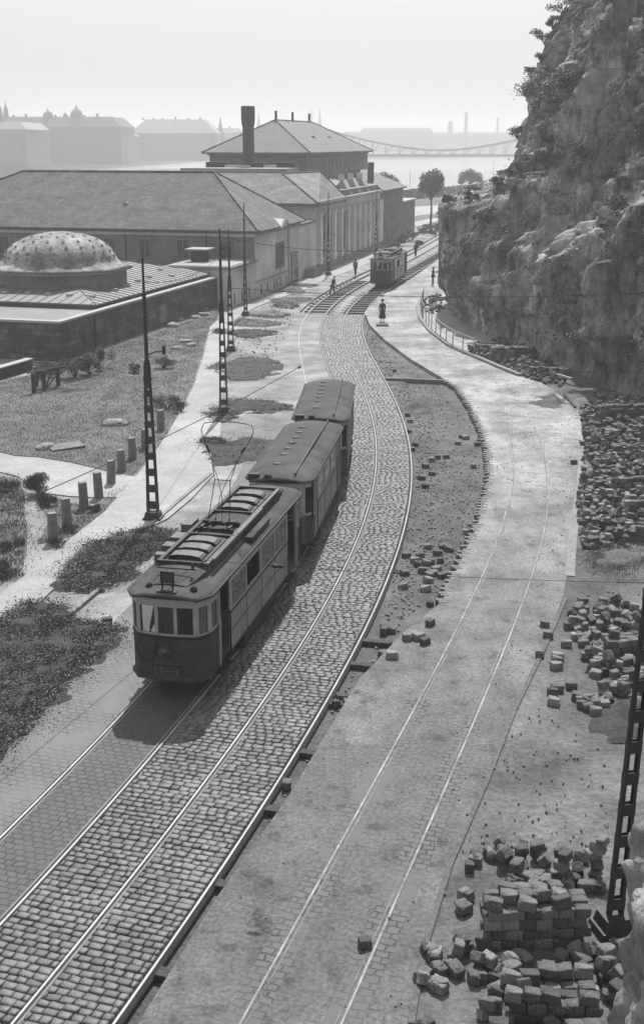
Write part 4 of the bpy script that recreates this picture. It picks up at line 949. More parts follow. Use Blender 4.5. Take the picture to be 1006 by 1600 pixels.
# ---- far bank
def block(name,label,x0px,x1px,topz,D,depth=40,roofh=0,mat='far',roofmat='far_d',rows=4,cols=None,slant=.35,domes=(),z0=0,turn=0.):
    # city block on the far bank; its river front seen obliquely
    c0=(x0px-503)/F; c1=(x1px-503)/F; X0=c0*D*1.0;X1=c1*D*1.0
    w=X1-X0; T=thing(name,label,'building',((X0+X1)/2,D,0),turn,'city blocks on the far bank')
    MB().box(-w/2,w/2,0,depth,-.3,topz-roofh).build('wall',mat,T)
    if roofh:
        rf=MB().add([(-w/2-.5,-.5,topz-roofh),(w/2+.5,-.5,topz-roofh),(w/2+.5,depth,topz-roofh),(-w/2-.5,depth,topz-roofh),(-w/2+roofh,roofh*1.2,topz),(w/2-roofh,roofh*1.2,topz),(w/2-roofh,depth-roofh,topz),(-w/2+roofh,depth-roofh,topz)],[(0,1,5,4),(1,2,6,5),(2,3,7,6),(3,0,4,7),(4,5,6,7),(3,2,1,0)]).build('roof',roofmat,T)
        for k in range(int(w/9)):
            xx=-w/2+6+k*9+random.uniform(-2,2)
            if xx<w/2-5: MB().box(xx-.6,xx+.6,roofh*1.2,roofh*1.2+1.5,topz-.5,topz+random.uniform(.8,2)).build('chimney','far_d',rf)
    cols=cols or max(3,int(w/5))
    m=MB()
    for r_ in range(rows):
        for k in range(cols):
            xx=-w/2+w*(k+.5)/cols; zz=3+(topz-roofh-4)*r_/rows; m.box(xx-.7,xx+.7,-.12,.2,zz,zz+2.2)
    m.build('window_grid','far_d',T)['kind']='stuff'
    for (xp,hh,rr) in domes:
        xx=(xp-503)/F*D-(X0+X1)/2
        MB().lathe([(rr,topz-roofh-1),(rr,topz+hh*.2),(rr*.85,topz+hh*.45),(rr*.4,topz+hh*.65),(rr*.15,topz+hh*.72),(rr*.08,topz+hh)],(xx,roofh+3),10).build('turret','far_d',T)
    return T
def topz(y,D): 
    v=(y-800)/F; return H-D*math.tan(TH+math.atan(v))
block('apartment_block','pale-roofed city block at the left edge across the river',-60,62,topz(190,700),705,60,4,roofmat='far_l')
block('apartment_block','wide hazy palace with domed turrets on the skyline across the river',5,203,topz(182,790),790,60,6,domes=((29,10,1.6),(92,5,3.2),(135,7,3.8),(118,3,1.5)))
block('apartment_block','small pale gap building right of the turreted palace',205,220,topz(208,840),845,30,2,roofmat='far_l')
block('apartment_block','long flat-topped hazy block with a pale mansard right of the palace',218,345,topz(186,950),950,60,10,roofmat='far_l')
block('apartment_block','faint low block just left of the chimney stack, across the river',340,385,topz(200,1150),1150,50,4,roofmat='far_l')
block('warehouse','faint block right of the pyramid roof beyond the bridge',535,568,topz(206,1700),1700,60,3)
block('warehouse','long faint block on the skyline over the bridge',562,668,topz(200,1720),1720,80,4)
block('warehouse','faintest low block on the skyline beside the cliff',668,800,topz(207,1800),1800,80,4)
block('warehouse','low blocks behind the bridge end at the far quay',392,480,topz(212,1500),1500,50,4)
for xp,yt,D,lab in ((487,169,1650,'left of two slender church spires on the hazy skyline'),(500,169,1660,'right of two slender church spires on the hazy skyline'),(409,177,1400,'single thin spire between the chimney and the pyramid roof'),(27,166,760,'thin spire above the palace near the left edge'),(352,184,1000,'short stub tower just left of the chimney stack')):
    X=(xp-503)/F*D; zt=topz(yt,D); T=thing('church_spire',lab,'spire',(X,D,0),0,'spires on the skyline')
    MB().box(-3.2,3.2,-3.2,3.2,-.3,zt*.55).build('tower','far_d',T); MB().lathe([(3.6,zt*.55),(1.7,zt*.72),(.3,zt)],n=8).build('spire','far_d',T)
for xp,yt,D,r_,lab in ((717,175,1750,2.6,'tall hazy factory chimney over the river, left of two'),(764,184,1900,2.2,'fainter factory chimney close to the cliff'),(694,190,1800,4,'stubby faint tower left of the factory chimney')):
    X=(xp-503)/F*D; tag(MB().lathe([(r_*1.2,-7),(r_*.8,topz(yt,D)),(r_*.6,topz(yt,D)+.5)],n=12).build('factory_chimney','far_d'),lab,'chimney').location=(X,D,0)
# bridge
T=thing('river_bridge','long hazy iron bridge sagging across the river between its towers','bridge',(0,0,0))
D=880; zd=topz(241,D)
def bx(xp): return (xp-503)/F*D*.985
m=MB(); m.box(bx(330),bx(1100),D-6,D+6,zd-1.6,zd); m.build('deck','far_d',T)
for s in (-6,6):
    m=MB(); pts=[]
    for xp in np.linspace(400,1010,62):
        t=abs(xp-515) if xp<600 else None
        # chord: peaks at the towers (515 and 850), dips between
        if xp<515: y=204+34*((515-xp)/115)**.8
        elif xp<=850: q=(xp-515)/335; y=204+31*(1-abs(2*q-1)**1.7) if True else 0
        else: y=204+34*((xp-850)/160)**.8
        pts.append((bx(xp),D+s,topz(min(y,238),D)))
    m.tube(pts,.6,5); m.build('upper_chord','far_d',T)
    m=MB()
    for k in range(0,len(pts)-1,2):
        m.tube([(pts[k][0],D+s,zd),pts[k]],.18,4); m.tube([(pts[k][0],D+s,zd),pts[k+1]],.15,4)
    m.build('truss_web','far_d',T)
for xp in (515,850):
    m=MB(); 
    for s in (-6,6): m.box(bx(xp)-1.6,bx(xp)+1.6,D+s-1.6,D+s+1.6,-7,topz(202,D),taper=.5)
    m.box(bx(xp)-1,bx(xp)+1,D-5,D+5,topz(204,D)-3,topz(204,D)-1); m.build('tower','far_d',T); MB().box(bx(xp)-5,bx(xp)+5,D-12,D+12,-7.5,zd-2.2).build('pier','far',T)
# ================================================================ CLIFF
def M_rock():
    m,t,bs=newmat('cliff_rock')
    n1=noise(t,.28,8,.62,stretch=(1,1,.45),dist=.6); c=ramp(t,n1,[(.30,.05),(.43,.13),(.52,.22),(.60,.33),(.70,.5)])
    n2=noise(t,2.2,6,.7,stretch=(1,1,.4)); c=mixv(t,c,ramp(t,n2,[(.34,.45),(.5,1.),(.66,1.5)]),1.,'MULTIPLY')
    n3=noise(t,9,5,.7); c=mixv(t,c,ramp(t,n3,[(.38,.65),(.62,1.35)]),1.,'MULTIPLY')
    n4=noise(t,.9,5,.6,stretch=(1.6,1.6,.16)); c=mixv(t,c,ramp(t,n4,[(.36,.45),(.47,1.),(.7,1.15)]),1.,'MULTIPLY')
    t.links.new(c,bs.inputs['Base Color']); bs.inputs['Roughness'].default_value=.95; bs.inputs['Specular IOR Level'].default_value=.15
    b=bump(t,bs,n2,.25); bump(t,bs,n3,.06,1,b); return m
MT['rock']=M_rock()
def M_palerock():
    m,t,bs=newmat('pale_rock')
    n1=noise(t,1.1,7,.65,dist=.5); c=ramp(t,n1,[(.28,.08),(.5,.22),(.7,.38)])
    n3=noise(t,12,5,.75); c=mixv(t,c,ramp(t,n3,[(.3,.7),(.7,1.25)]),1.,'MULTIPLY')
    t.links.new(c,bs.inputs['Base Color']); bs.inputs['Roughness'].default_value=.95; b=bump(t,bs,n1,.2); bump(t,bs,n3,.04,1,b); return m
MT['palerock']=M_palerock()
CB=np.array([(48,150),(30,128),(17,113),(11.2,105.5),(9.9,101.5),(9.8,97),(10.4,90),(11.2,85.5),(12.6,80),(14.2,73),(14.9,68),(16.4,64),(19.5,60),(23,54),(26,44),(27,30)],float)
cl=np.r_[0,np.cumsum(np.linalg.norm(np.diff(CB,axis=0),axis=1))]
# smooth base curve
ss=np.arange(0,cl[-1],.19); bx_=np.interp(ss,cl,CB[:,0]); by_=np.interp(ss,cl,CB[:,1])
ker=np.ones(9)/9
for _ in range(2): bx_=np.convolve(np.pad(bx_,4,mode='reflect',reflect_type='odd'),ker,'valid'); by_=np.convolve(np.pad(by_,4,mode='reflect',reflect_type='odd'),ker,'valid')
tx=np.gradient(bx_);ty=np.gradient(by_);l=np.hypot(tx,ty); nx_=-ty/l; ny_=tx/l
ker=np.ones(41)/41; nx_=np.convolve(np.pad(nx_,20,mode='edge'),ker,'valid'); ny_=np.convolve(np.pad(ny_,20,mode='edge'),ker,'valid'); l=np.hypot(nx_,ny_); nx_/=l; ny_/=l
hh=np.arange(-.6,34,.19); nS,nH=len(ss),len(hh)
Sg,Hg=np.meshgrid(np.arange(nS),hh,indexing='ij'); BY=by_[Sg]; sarr=ss[Sg]
nose=np.interp(Hg,[-1,0,4,8.3,9.2,10.3,13,16,17.5,19,21.6,25,30,40],[-.2,0,.1,-.1,2.2,6.0,6.8,7.8,7.4,8.2,9.6,12.6,15.5,23])
near=np.interp(Hg,[-1,0,2,6,10,14,18,25,40],[-.5,0,.8,1.5,2.6,4.2,6.0,10,19])
k=np.clip((BY-84)/14,0,1); k=k*k*(3-2*k); lean=nose*k+near*(1-k)
hl=np.interp(BY,[55,62,76,92],[13.5,12.6,7.6,6.0]); amp=np.interp(BY,[50,60,80,92],[3.5,3.5,2.6,0])
lean=lean+amp*(1/(1+np.exp(-(Hg-hl)/.45)))-amp*.0
X=bx_[Sg];Y=by_[Sg]
P0=np.stack([X.ravel(),Y.ravel(),Hg.ravel()],1)
d=1.5*fbm(P0*np.array([.16,.16,.10]),5,ridge=True)+.9*fbm(P0*np.array([.5,.5,.16])+9,5)+.45*fbm(P0*np.array([1.6,1.6,.8])+3,4,ridge=True)*.6+.16*fbm(P0*3.2,3)
terr=np.clip(fbm(P0*np.array([.1,.1,.33])+31,3),-1,1)          # ledges
fade=np.clip(Hg.ravel()/2.5,.25,1)
d=(d*.9+1.1*terr+.8*fbm(P0*np.array([.7,.7,.07])+77,3,ridge=True))*fade
d=d*.42+(.95*worley(P0*np.array([.38,.38,.17]),1)+.45*worley(P0*np.array([1.,1.,.45]),2)+.17*worley(P0*np.array([2.3,2.3,1.4]),3))*fade; d-=d.mean()*.9; lk=lean.ravel()-d; kk_=k.ravel(); lk=np.where(Hg.ravel()<9.5,np.maximum(lk,lean.ravel()-.5-1.8*(1-kk_)),lk)
V=np.stack([X.ravel()+nx_[Sg].ravel()*lk,Y.ravel()+ny_[Sg].ravel()*lk,Hg.ravel()+.35*fbm(P0*.6+50,3)*np.clip(Hg.ravel()/3,0,1)],1)
i,j=np.meshgrid(np.arange(nS-1),np.arange(nH-1),indexing='ij'); a=(i*nH+j).ravel(); Fq=np.stack([a,a+1,a+nH+1,a+nH],1)
# close the top backwards with a plateau
top=V.reshape(nS,nH,3)[:,-1]; back=top+np.stack([nx_*26,ny_*26,np.full(nS,4.)],1); nv=len(V)
V=np.vstack([V,back]); ii=np.arange(nS-1); Fq=np.vstack([Fq,np.stack([ii*nH+nH-1,nv+ii,nv+ii+1,(ii+1)*nH+nH-1],1)])
CN=V[:nS*nH].reshape(nS,nH,3); du=np.gradient(CN,axis=0);dv=np.gradient(CN,axis=1); NN=np.cross(dv,du).reshape(-1,3); NN/=np.linalg.norm(NN,axis=1)[:,None]+1e-9
if (NN[:,0]*nx_[Sg].ravel()).mean()>0: NN=-NN
CV=V[:nS*nH]
# sunlight on the ledge put into the colour as paler rock; other pale patches random
pz=CV[:,2];hl_=hl.ravel()
fa=Fq[:,0]; 
pm=(np.abs(pz-hl_-.6+1.2*fbm(CV*.35,3))<2.2)&(CV[:,1]<80)&(fbm(CV*np.array([.35,.35,.25])+70,3)>-.18)
pm|=(fbm(CV*np.array([.3,.3,.14])+11,4)>.24)&(CV[:,2]>5)&(NN[:,2]>-.1)
mi=np.zeros(len(Fq),int); q=fa<nS*nH; mi[q]=pm[fa[q]]
struct(npmesh('cliff',V,Fq,None,smooth=False,matidx=mi,mats=['rock','palerock']))
# projected position of every cliff vertex, to sow plants on what stands there
dz=H-CV[:,2]; zd=CV[:,1]*CT+dz*ST; px=503+F*CV[:,0]/zd; py=800+F*(dz*CT-CV[:,1]*ST)/zd
def oncliff(x,y,r=6):
    k=np.where((abs(px-x)<r)&(abs(py-y)<r))[0]
    if len(k)==0: return oncliff(x,y,r*2)
    return CV[k[np.argmin(zd[k])]]
vegm=(fbm(CV*np.array([.22,.22,.2])+5,4)+.8*np.clip(NN[:,2],-.2,.8)>.16)&(~pm|(rng.random(len(CV))<.08))&(CV[:,2]>1.2)&(CV[:,1]<118)&(px<1060)&(py>-60)&(py<650)
idx=np.where(vegm)[0]; pick=rng.choice(idx,6500); C=CV[pick]+NN[pick]*rng.uniform(-.05,.35,(len(pick),1))+rng.normal(0,.12,(len(pick),3))
Vv,Fv=leafquads(C,rng.uniform(.06,.17,len(C)),asp=.6)
stuff(npmesh('creeper_growth',Vv,Fv,None,matidx=(rng.random(len(Fv))<.35).astype(int),mats=['leaf','leaf_l']),'scrubby weeds and creepers clinging all over the dark cliff face','cliff plants')
def bush(name,label,cat,loc,r,hgt,n,leaf=.08,mats=('leaf','leaf_l'),light=.3,group=None,blobs=7,stem=True,spiky=False,asp=.5):
    T=thing(name,label,cat,loc,0,group); pts=[]
    bl=[(random.gauss(0,r*.42),random.gauss(0,r*.42),hgt*random.uniform(.3,.75),r*random.uniform(.3,.55)) for _ in range(blobs)]
    for b in bl:
        m=int(n/blobs); v=rng.normal(size=(m,3)); v/=np.linalg.norm(v,axis=1)[:,None]; v*=(rng.random((m,1))**.4)*b[3]*np.array([1,1,hgt/r*.55]); pts.append(v+np.array(b[:3]))
    C=np.vstack(pts); C[:,2]=np.clip(C[:,2],.02,None)
    Vv,Fv=leafquads(C,rng.uniform(.6,1.3,len(C))*leaf,up=1.2 if spiky else 0,asp=.25 if spiky else asp)
    npmesh('foliage',Vv,Fv,None,T,matidx=(rng.random(len(Fv))<light).astype(int),mats=list(mats))
    if stem:
        m=MB()
        for b in bl: m.tube([(0,0,-.05),(b[0]*.4,b[1]*.4,b[2]*.5),(b[0],b[1],b[2])],[.03*r+.008,.02*r+.006,.004],5)
        m.build('stem','bark',T)
    return T
for k,(x,y,r,lab) in enumerate(((838,68,1.3,'shrub on the upper left brow of the cliff'),(822,85,.9,'small twiggy shrub sticking out over the cliff brow against the sky'),(880,22,1.5,'shrub at the very top of the cliff outline'),(860,45,1.2,'rounded shrub below the topmost cliff shrub'),(805,105,.7,'tuft on the left jutting corner of the cliff'),(795,205,1.1,'dark bush in the notch of the cliff outline'),(770,292,1.,'low bush on the stepped ledge beside the distant trees'),(700,312,.8,'tuft on top of the lowest cliff spur'),(735,308,.9,'bush capping the lowest cliff spur'),(850,260,1.6,'bush in the middle of the cliff face'),(905,250,1.5,'bush under the rock overhang'),(760,340,1.2,'bush on the cliff face above the railing'),(960,330,1.2,'bush on the bright rock ledge'),(990,215,1.3,'bush above the bright rock ledge at the right edge'),(700,250,.1,''),(820,430,1.2,'bush low on the shaded cliff'),(900,540,1.2,'bush near the foot of the cliff'),(970,560,1.5,'bush at the cliff foot over the block piles'))):
    if not lab: continue
    p=oncliff(x,y); r*=.75; bush('cliff_bush','dark '+lab if not lab.startswith('dark') else lab,'bush',tuple(p-np.array([0,0,r*.1])),r,r*1.3,int(330+420*r),.085,group='bushes on the cliff')
p=oncliff(860,165); T=thing('small_tree','pale-leaved small tree growing out of the upper cliff face','tree',tuple(p),0)
pts=[];m=MB()
for q in range(16):
    c=np.array([random.uniform(-2.4,2.2),random.uniform(-1.6,-.2),random.uniform(.3,2.2)]); m.tube([(0,0,-.3),(c[0]*.4,c[1]*.5,c[2]*.35),tuple(c)],[.07,.04,.01],5)
    v=rng.normal(size=(170,3))*np.array([.42,.42,.16]); pts.append(c+v)
C=np.vstack(pts); Vv,Fv=leafquads(C,rng.uniform(.08,.15,len(C)),flat=.5,asp=.45); npmesh('crown',Vv,Fv,'leaf_l',T); m.build('trunk','bark',T)
# ---- near rock outcrop, lower right
def rockblob(name,label,c,r,mat,n=90,m=70,seed=0,amp=.3,fac=1.):
    th=np.linspace(0,2*PI,n,endpoint=False); ph=np.linspace(-PI/2,PI/2,m); T_,P_=np.meshgrid(th,ph,indexing='ij')
    D=np.stack([np.cos(T_)*np.cos(P_),np.sin(T_)*np.cos(P_),np.sin(P_)],-1).reshape(-1,3)
    D2=np.sign(D)*np.abs(D)**.75; dsp=1+amp*(.5*fbm(D*1.4*fac+seed*7.7,4,ridge=True)-.15+.35*fbm(D*4*fac+seed,5)+.12*fbm(D*11*fac+seed,3,ridge=True))
    V=D2*dsp[:,None]*np.array(r); i,j=np.meshgrid(np.arange(n),np.arange(m-1),indexing='ij'); a=(i*m+j).ravel(); b=(((i+1)%n)*m+j).ravel()
    Fq=np.stack([a,b,b+1,a+1],1); o=npmesh(name,V,Fq,mat); o.location=c; return tag(o,label,'rock') if label else o
rockblob('rock_outcrop','large pale rock shoulder close to the camera at the lower right edge',(7.45,12.0,2.0),(3.4,2.3,4.4),'palerock',220,160,seed=4,amp=.26)
for zz,yy,lab in ((5.95,10.0,'upper of two bent iron staples in the pale near rock'),(5.55,10.05,'lower bent iron staple in the pale near rock')):
    X=3.35+.1
    m=MB(); m.tube([(0,.15,.06),(-.10,-.05,.06),(-.12,-.1,0),(-.10,-.05,-.06),(0,.15,-.06)],.012,6); o=m.build('iron_staple','black'); o.location=(X,yy,zz); tag(o,lab,'staple')
# ================================================================ POLES
def lattice_pole(label,loc,hgt,rz,group='lattice tram wire poles',w0=.21,w1=.10,hl=None,top=True,bracket=False,dp=.13):
    T=thing('lattice_pole',label,'pole',loc,rz,group); hl=hl or hgt*.62
    m=MB(); m.box(-.36,.36,-.3,.3,-.15,.12,taper=.03).box(-.28,.28,-.24,.24,.12,.32,taper=.04); m.build('plinth','iron' ,T)
    def w(z): return w0+(w1-w0)*z/hl
    for sx in (-1,1):
        u=MB()
        for sy in (-1,1):
            pts=[]; a=(sx*w(0),sy*dp,.1);b=(sx*w(hl),sy*dp*.54,hl); t=.045
            for (p,q) in (((0,0),(t*1.2,.014)),((0,0),(.014,t))):
                x0=-p[0] ; vs=[]
                for c in (a,b):
                    X0,Y0=c[0],c[1]; X1=X0-sx*q[0]; Y1=Y0-sy*q[1]; vs+= [(X0,Y0,c[2]),(X1,Y0,c[2]),(X1,Y1,c[2]),(X0,Y1,c[2])]
                u.add(vs,[(0,1,5,4),(1,2,6,5),(2,3,7,6),(3,0,4,7),(4,5,6,7),(3,2,1,0)])
        u.build('upright','iron',T)
    z=.55; i=0
    while z<hl-.1:
        L_=MB()
        ww=w(z)+.004; ph=.11
        for sy in (-1,1): yb=sy*(dp*(1-.46*z/hl)+.006); L_.box(-ww,ww,min(yb,yb-sy*.012),max(yb,yb-sy*.012),z-ph,z+ph)
        for sx in (-1,1): L_.box(min(sx*ww,sx*(ww-.012)),max(sx*ww,sx*(ww-.012)),-dp*.9,dp*.9,z-ph,z+ph)
        L_.build('batten','iron',T); z+=.62-.012*i; i+=1
    m=MB(); m.tube([(0,0,hl-.9),(0,0,hl+.05)],.10,8); m.tube([(0,0,hl),(0,0,hgt-1.2)],[.075,.065],8); m.tube([(0,0,hgt-1.2),(0,0,hgt)],[.05,.04],8); m.lathe([(.09,hl-.02),(.09,hl+.12)],n=8); m.lathe([(.075,hgt-1.25),(.075,hgt-1.1)],n=8); m.lathe([(.02,hgt),(.06,hgt+.04),(.01,hgt+.12)],n=8); m.build('mast','iron',T)
    if bracket:
        m=MB(); m.tube([(0,0,hl+.25),(.35,0,hl+.4),(.62,0,hl+.42)],.025,6).box(.58,.68,-.05,.05,hl+.3,hl+.62); m.build('bracket','iron',T)
    return T
def P3(px_,py_,z=0): return G(px_,py_,z)
lattice_pole('tall dark lattice pole on the pale walk left of the near tram',P3(240,812),9.25,math.radians(-8),bracket=True)
lattice_pole('lattice pole standing in the weed patch behind the bow collector',P3(350,645),9.0,math.radians(-5))
lattice_pole('shorter lattice pole just behind the one above the weed patches',P3(361,548),7.7,math.radians(-5))
lattice_pole('thin pole on a rubble heap before the pale annex',P3(384,493),8.5,math.radians(-10),w0=.14,w1=.07)
lattice_pole('dark pole in front of the pilastered hall windows',P3(513,430),8.2,math.radians(-10),w0=.17,w1=.08)
lattice_pole('far pole beside the roof of the distant tram',P3(587,397),7.6,math.radians(-10),w0=.17,w1=.08)
lattice_pole('close black ladder-like lattice pole at the right edge among the stacked blocks',(5.05,18.1,0),9.5,math.radians(15),w0=.14,w1=.105,hl=8,dp=.06).rotation_euler[1]=.03
for x,y,h_,lab in ((722,300,6,'thin bare pole by the river left of the right-hand tree'),(770,272,6,'thin pole at the water beside the cliff step'),(640,296,5,'thin mast over the hedge left of the riverside tree')):
    p=P3(x,y); tag(MB().tube([(0,0,-.3),(0,0,h_)],.07,6).build('thin_pole','iron'),lab,'pole').location=p
# wires
def wire(label,A,B,sag=.25,r=.009,ins=()):
    A=Vector(A);B=Vector(B); T=thing('span_wire',label,'wire',(0,0,0),0,'overhead span wires')
    m=MB(); pts=[A.lerp(B,t)-Vector((0,0,sag*4*t*(1-t))) for t in np.linspace(0,1,14)]; m.tube(pts,r,5); m.build('cable','iron',T)
    for t in ins:
        p=A.lerp(B,t)-Vector((0,0,sag*4*t*(1-t))); d=(B-A).normalized(); k=MB(); k.tube([p-d*.12,p-d*.06,p,p+d*.06,p+d*.12],[.02,.05,.03,.05,.02],8); k.build('insulator','iron',T)
    return T
wire('span wire running from the left over the walk to the tracks above the last trailer',P3(-60,822,5.4),P3(472,571,5.4),.2,.012,(.985,))
wire('span wire crossing in front of the near tram roof to the right',P3(305,874,5.4),P3(1100,912,5.4),.1,.005,(.17,))
wire('span wire stretched from the pole behind the weed patches to the shaded cliff',P3(358,450,5.6),P3(1015,457,5.6),.35,.016,(.12,.37))
wire('upper span wire across the hall front behind the thin pole',P3(356,372,6.6),P3(590,392,6.2),.3,.02,(.35,))
wire('span wire low on the cliff above the far block piles',P3(898,580,3.0),P3(1060,580,3.0),.05,.012)
wire('wire from the tall left pole down over the weedy patches',P3(222,440,8.6),P3(352,392,7.9),.5,.012)
# ================================================================ RAILING, POSTS, SMALL THINGS
T=thing('railing','pale post railing curving along the raised kerb below the cliff','railing',(0,0,0))
rp=pxpoly([(657,470),(653,482),(656,498),(670,517),(686,531),(702,542),(722,551),(737,557)]); rl=np.array(rp); L_=np.r_[0,np.cumsum(np.linalg.norm(np.diff(rl,axis=0),axis=1))]
tops=[[],[]]
for a in np.arange(0,L_[-1],1.9):
    x=np.interp(a,L_,rl[:,0])+.22;y=np.interp(a,L_,rl[:,1]); MB().tube([(x,y,-.05),(x,y,1.12)],.04,6).build('post','stonetrim',T); tops[0].append((x,y,1.1)); tops[1].append((x,y,.6))
for tp in tops: MB().tube(tp,.025,6).build('rail','stonetrim',T)
for i,(x,y,h_) in enumerate(((84,848,1.05),(106,823,1.05),(132,794,1.),(155,777,.98),(174,756,.95),(191,736,.9),(208,717,.92),(227,702,.9),(252,672,.95))):
    p=P3(x,y); m=MB(); m.box(-.15,.15,-.14,.14,-.1,h_,taper=.015); m.box(-.145,.145,-.135,.135,h_,h_+.025,mi=1,taper=.02); o=m.build('stone_bollard',['plaster_d','kerb'],bevel=.015); o.location=p; o.rotation_euler=(random.uniform(-.03,.03),random.uniform(-.04,.04),.5)
    tag(o,'%s stone bollard along the walk, counted from the lower left'%ORD[i],'bollard','stone bollards beside the walk')
T=thing('low_wall','low dark garden wall with a pale coping left of the pergola','wall',(0,0,0)); a=Vector(P3(-60,612));b=Vector(P3(52,578))
d=(b-a).normalized(); n_=Vector((-d.y,d.x,0)); 
MB().prism([(p.x,p.y) for p in (a,b,b+n_*.4,a+n_*.4)],-.1,.62).build('wall','bathstone',T); MB().prism([(p.x,p.y) for p in (a-n_*.06-d*.1,b-n_*.06+d*.1,b+n_*.46+d*.1,a+n_*.46-d*.1)],.62,.70).build('coping','stonetrim',T)
T=thing('pergola','small timber pergola with posts under the leafy shrub','pergola',(0,0,0))
for q in ((54,614),(70,610),(58,604),(92,603)): p=P3(*q); MB().box(p[0]-.1,p[0]+.1,p[1]-.1,p[1]+.1,-.1,1.1).build('post','bark',T)
p=P3(54,614);q=P3(92,603); MB().tube([(p[0]-.3,p[1],1.12),(q[0]+.4,q[1],1.12)],.07,4).build('beam','bark',T)
for x,y,r,h_,lab,n in ((72,606,1.3,1.9,'leafy shrub growing over the pergola by the bath corner',3500),(118,590,1.0,1.5,'dark shrub against the bath wall right of the pergola',2600),(140,585,.8,1.4,'narrow dark shrub by the oval opening in the bath wall',2000),(155,578,.6,1.7,'tallest thin shrub in the row along the bath wall',1500),(62,775,.75,.95,'round bush beside the pale footpath near the bollards',3000),(75,790,.5,.6,'low scrub right of the round footpath bush',1400),(262,640,.9,.8,'bush at the field corner by the walk',1600),(283,645,.5,.6,'small tuft at the field corner by the walk',800),(210,583,.45,.6,'small weed clump in the middle of the field',700),(255,575,.6,.8,'weed clump towards the rubble at the bath wall',900),(10,770,.6,.5,'scrub at the left edge below the footpath',1200),(20,860,.5,.4,'weeds at the left edge near the lowest bollard',900),(8,900,.7,.45,'dark scrub at the left edge above the walk',1500),(150,800,.35,.25,'weeds round the foot of a bollard',500),(112,830,.35,.3,'weeds at the foot of the second bollard',500),(88,852,.4,.3,'weeds at the foot of the lowest bollard',500)):
    bush('shrub',lab,'shrub',P3(x,y),r,h_,n,.055,group='shrubs on the left field',spiky=(y>600))
for i,(x,y,s,lab) in enumerate(((180,664,.5,'pale broken stone lying in the field'),(72,701,.4,'small pale stone near the slab in the field'),(93,702,.0,''),(275,500,.5,'top rubble stone by the bath wall'),(262,492,.55,'pale rubble stone leaning on the bath wall'),(270,510,.5,'rubble stone heap foot near the bath wall'),(290,535,.4,'flat stone in the field below the wall rubble'),(276,545,.35,'small flat stone in the field'),(300,540,.35,'dark stone by the walk edge'),(305,497,.4,'stone at the end of the bath wall'),(318,493,.45,'stone by the walk at the end of the bath wall'))):
    if lab: o=rockblob('stone',lab,P3(x,y),(s,s*.7,s*.45),'palerock',18,12,seed=i,amp=.5); o.rotation_euler=(0,0,i); o['group']='stones on the left field'
o=MB().box(-.75,.75,-.45,.45,0,.12).build('cover_slab','granite_l'); o.location=P3(104,700); o.rotation_euler=(.03,-.04,.5); tag(o,'flat square slab lying in the grass of the field','slab')
for x0,y0,x1,y1,lab in ((110,962,157,922,'pale timber kerb plank between the two grassy banks'),(225,832,330,742,'long narrow kerb stone running up past the tall pole base')):
    a=Vector(P3(x0,y0));b=Vector(P3(x1,y1)); d=(b-a); n_=Vector((-d.y,d.x,0)).normalized()*.07; tag(MB().prism([(p.x,p.y) for p in (a-n_,b-n_,b+n_,a+n_)],-.05,.10).build('kerb_plank','kerb'),lab,'kerb plank')
a=Vector(P3(880,618));b=Vector(P3(898,638)); tag(MB().tube([a+Vector((0,0,.12)),b+Vector((0,0,.06))],.07,6).build('timber_log','wood'),'loose pole lying by the gravel heap near the cliff foot','log')
a=Vector(P3(858,590));b=Vector(P3(892,600)); tag(MB().box(0,(b-a).length,-.08,.08,.25,.35).build('timber_board','palerock'),'pale board lying on the far block pile','board'); bpy.data.objects['timber_board'].location=a; bpy.data.objects['timber_board'].rotation_euler=(0,0,math.atan2(b.y-a.y,b.x-a.x))
# mounds
for k,(e,mt,hg,lab) in enumerate((((862,630,26,9),'mound',.7,''),((908,632,22,8),'lot',.5,''),((655,632,30,8),'mound',.5,''),((965,880,52,28),'soil',.35,''),((968,1125,34,26),'darksoil',.7,''),((420,428+62,26,5),'dust',.6,''),((455,455,22,5),'mound',.5,''),((620,590,30,8),'soil',.1,''))):
    struct(moundmesh(ell(*e),'earth_mound',mt,hg,.2,-.22 if k in (2,7) else -.02,seed=k+20))
# loose stones
stp=[]
for poly,n,zz,mxs in ((RP+[(x-1.1,y) for x,y in RP[::-1]],130,.0,.028),(pxpoly([(700,600),(905,650),(895,760),(770,760)]),60,0,.03),(pxpoly([(350,1400),(640,1000),(690,1010),(450,1500)]),40,0,.02),(pxpoly([(715,1290),(800,1130),(830,1100),(960,1180),(950,1320),(720,1340)]),120,0,.032),(arc(B_,9,96,.95,3)[:]+arc(B_,9,96,1.9,3)[::-1],700,-.22,.06),(RP+[(18,70),(6,12)],350,-.02,.05),(pxpoly([(640,700),(750,690),(740,880),(600,980)]),600,-.22,.05),(pxpoly([(575,520),(680,600),(740,660),(640,700)]),300,-.22,.06),(pxpoly([(370,500),(470,450),(500,440),(470,470),(430,560),(360,560)]),220,0,.07)):
    q=scatter(poly,n); stp.append(np.column_stack([q,np.full(len(q),zz),rng.uniform(.3,1,len(q))*mxs]))
Q=np.vstack(stp); n=len(Q); cube=np.array([(-1,-1,-1),(1,-1,-1),(1,1,-1),(-1,1,-1),(-1,-1,1),(1,-1,1),(1,1,1),(-1,1,1)])*1.; fc=np.array([(0,3,2,1),(4,5,6,7),(0,1,5,4),(1,2,6,5),(2,3,7,6),(3,0,4,7)])
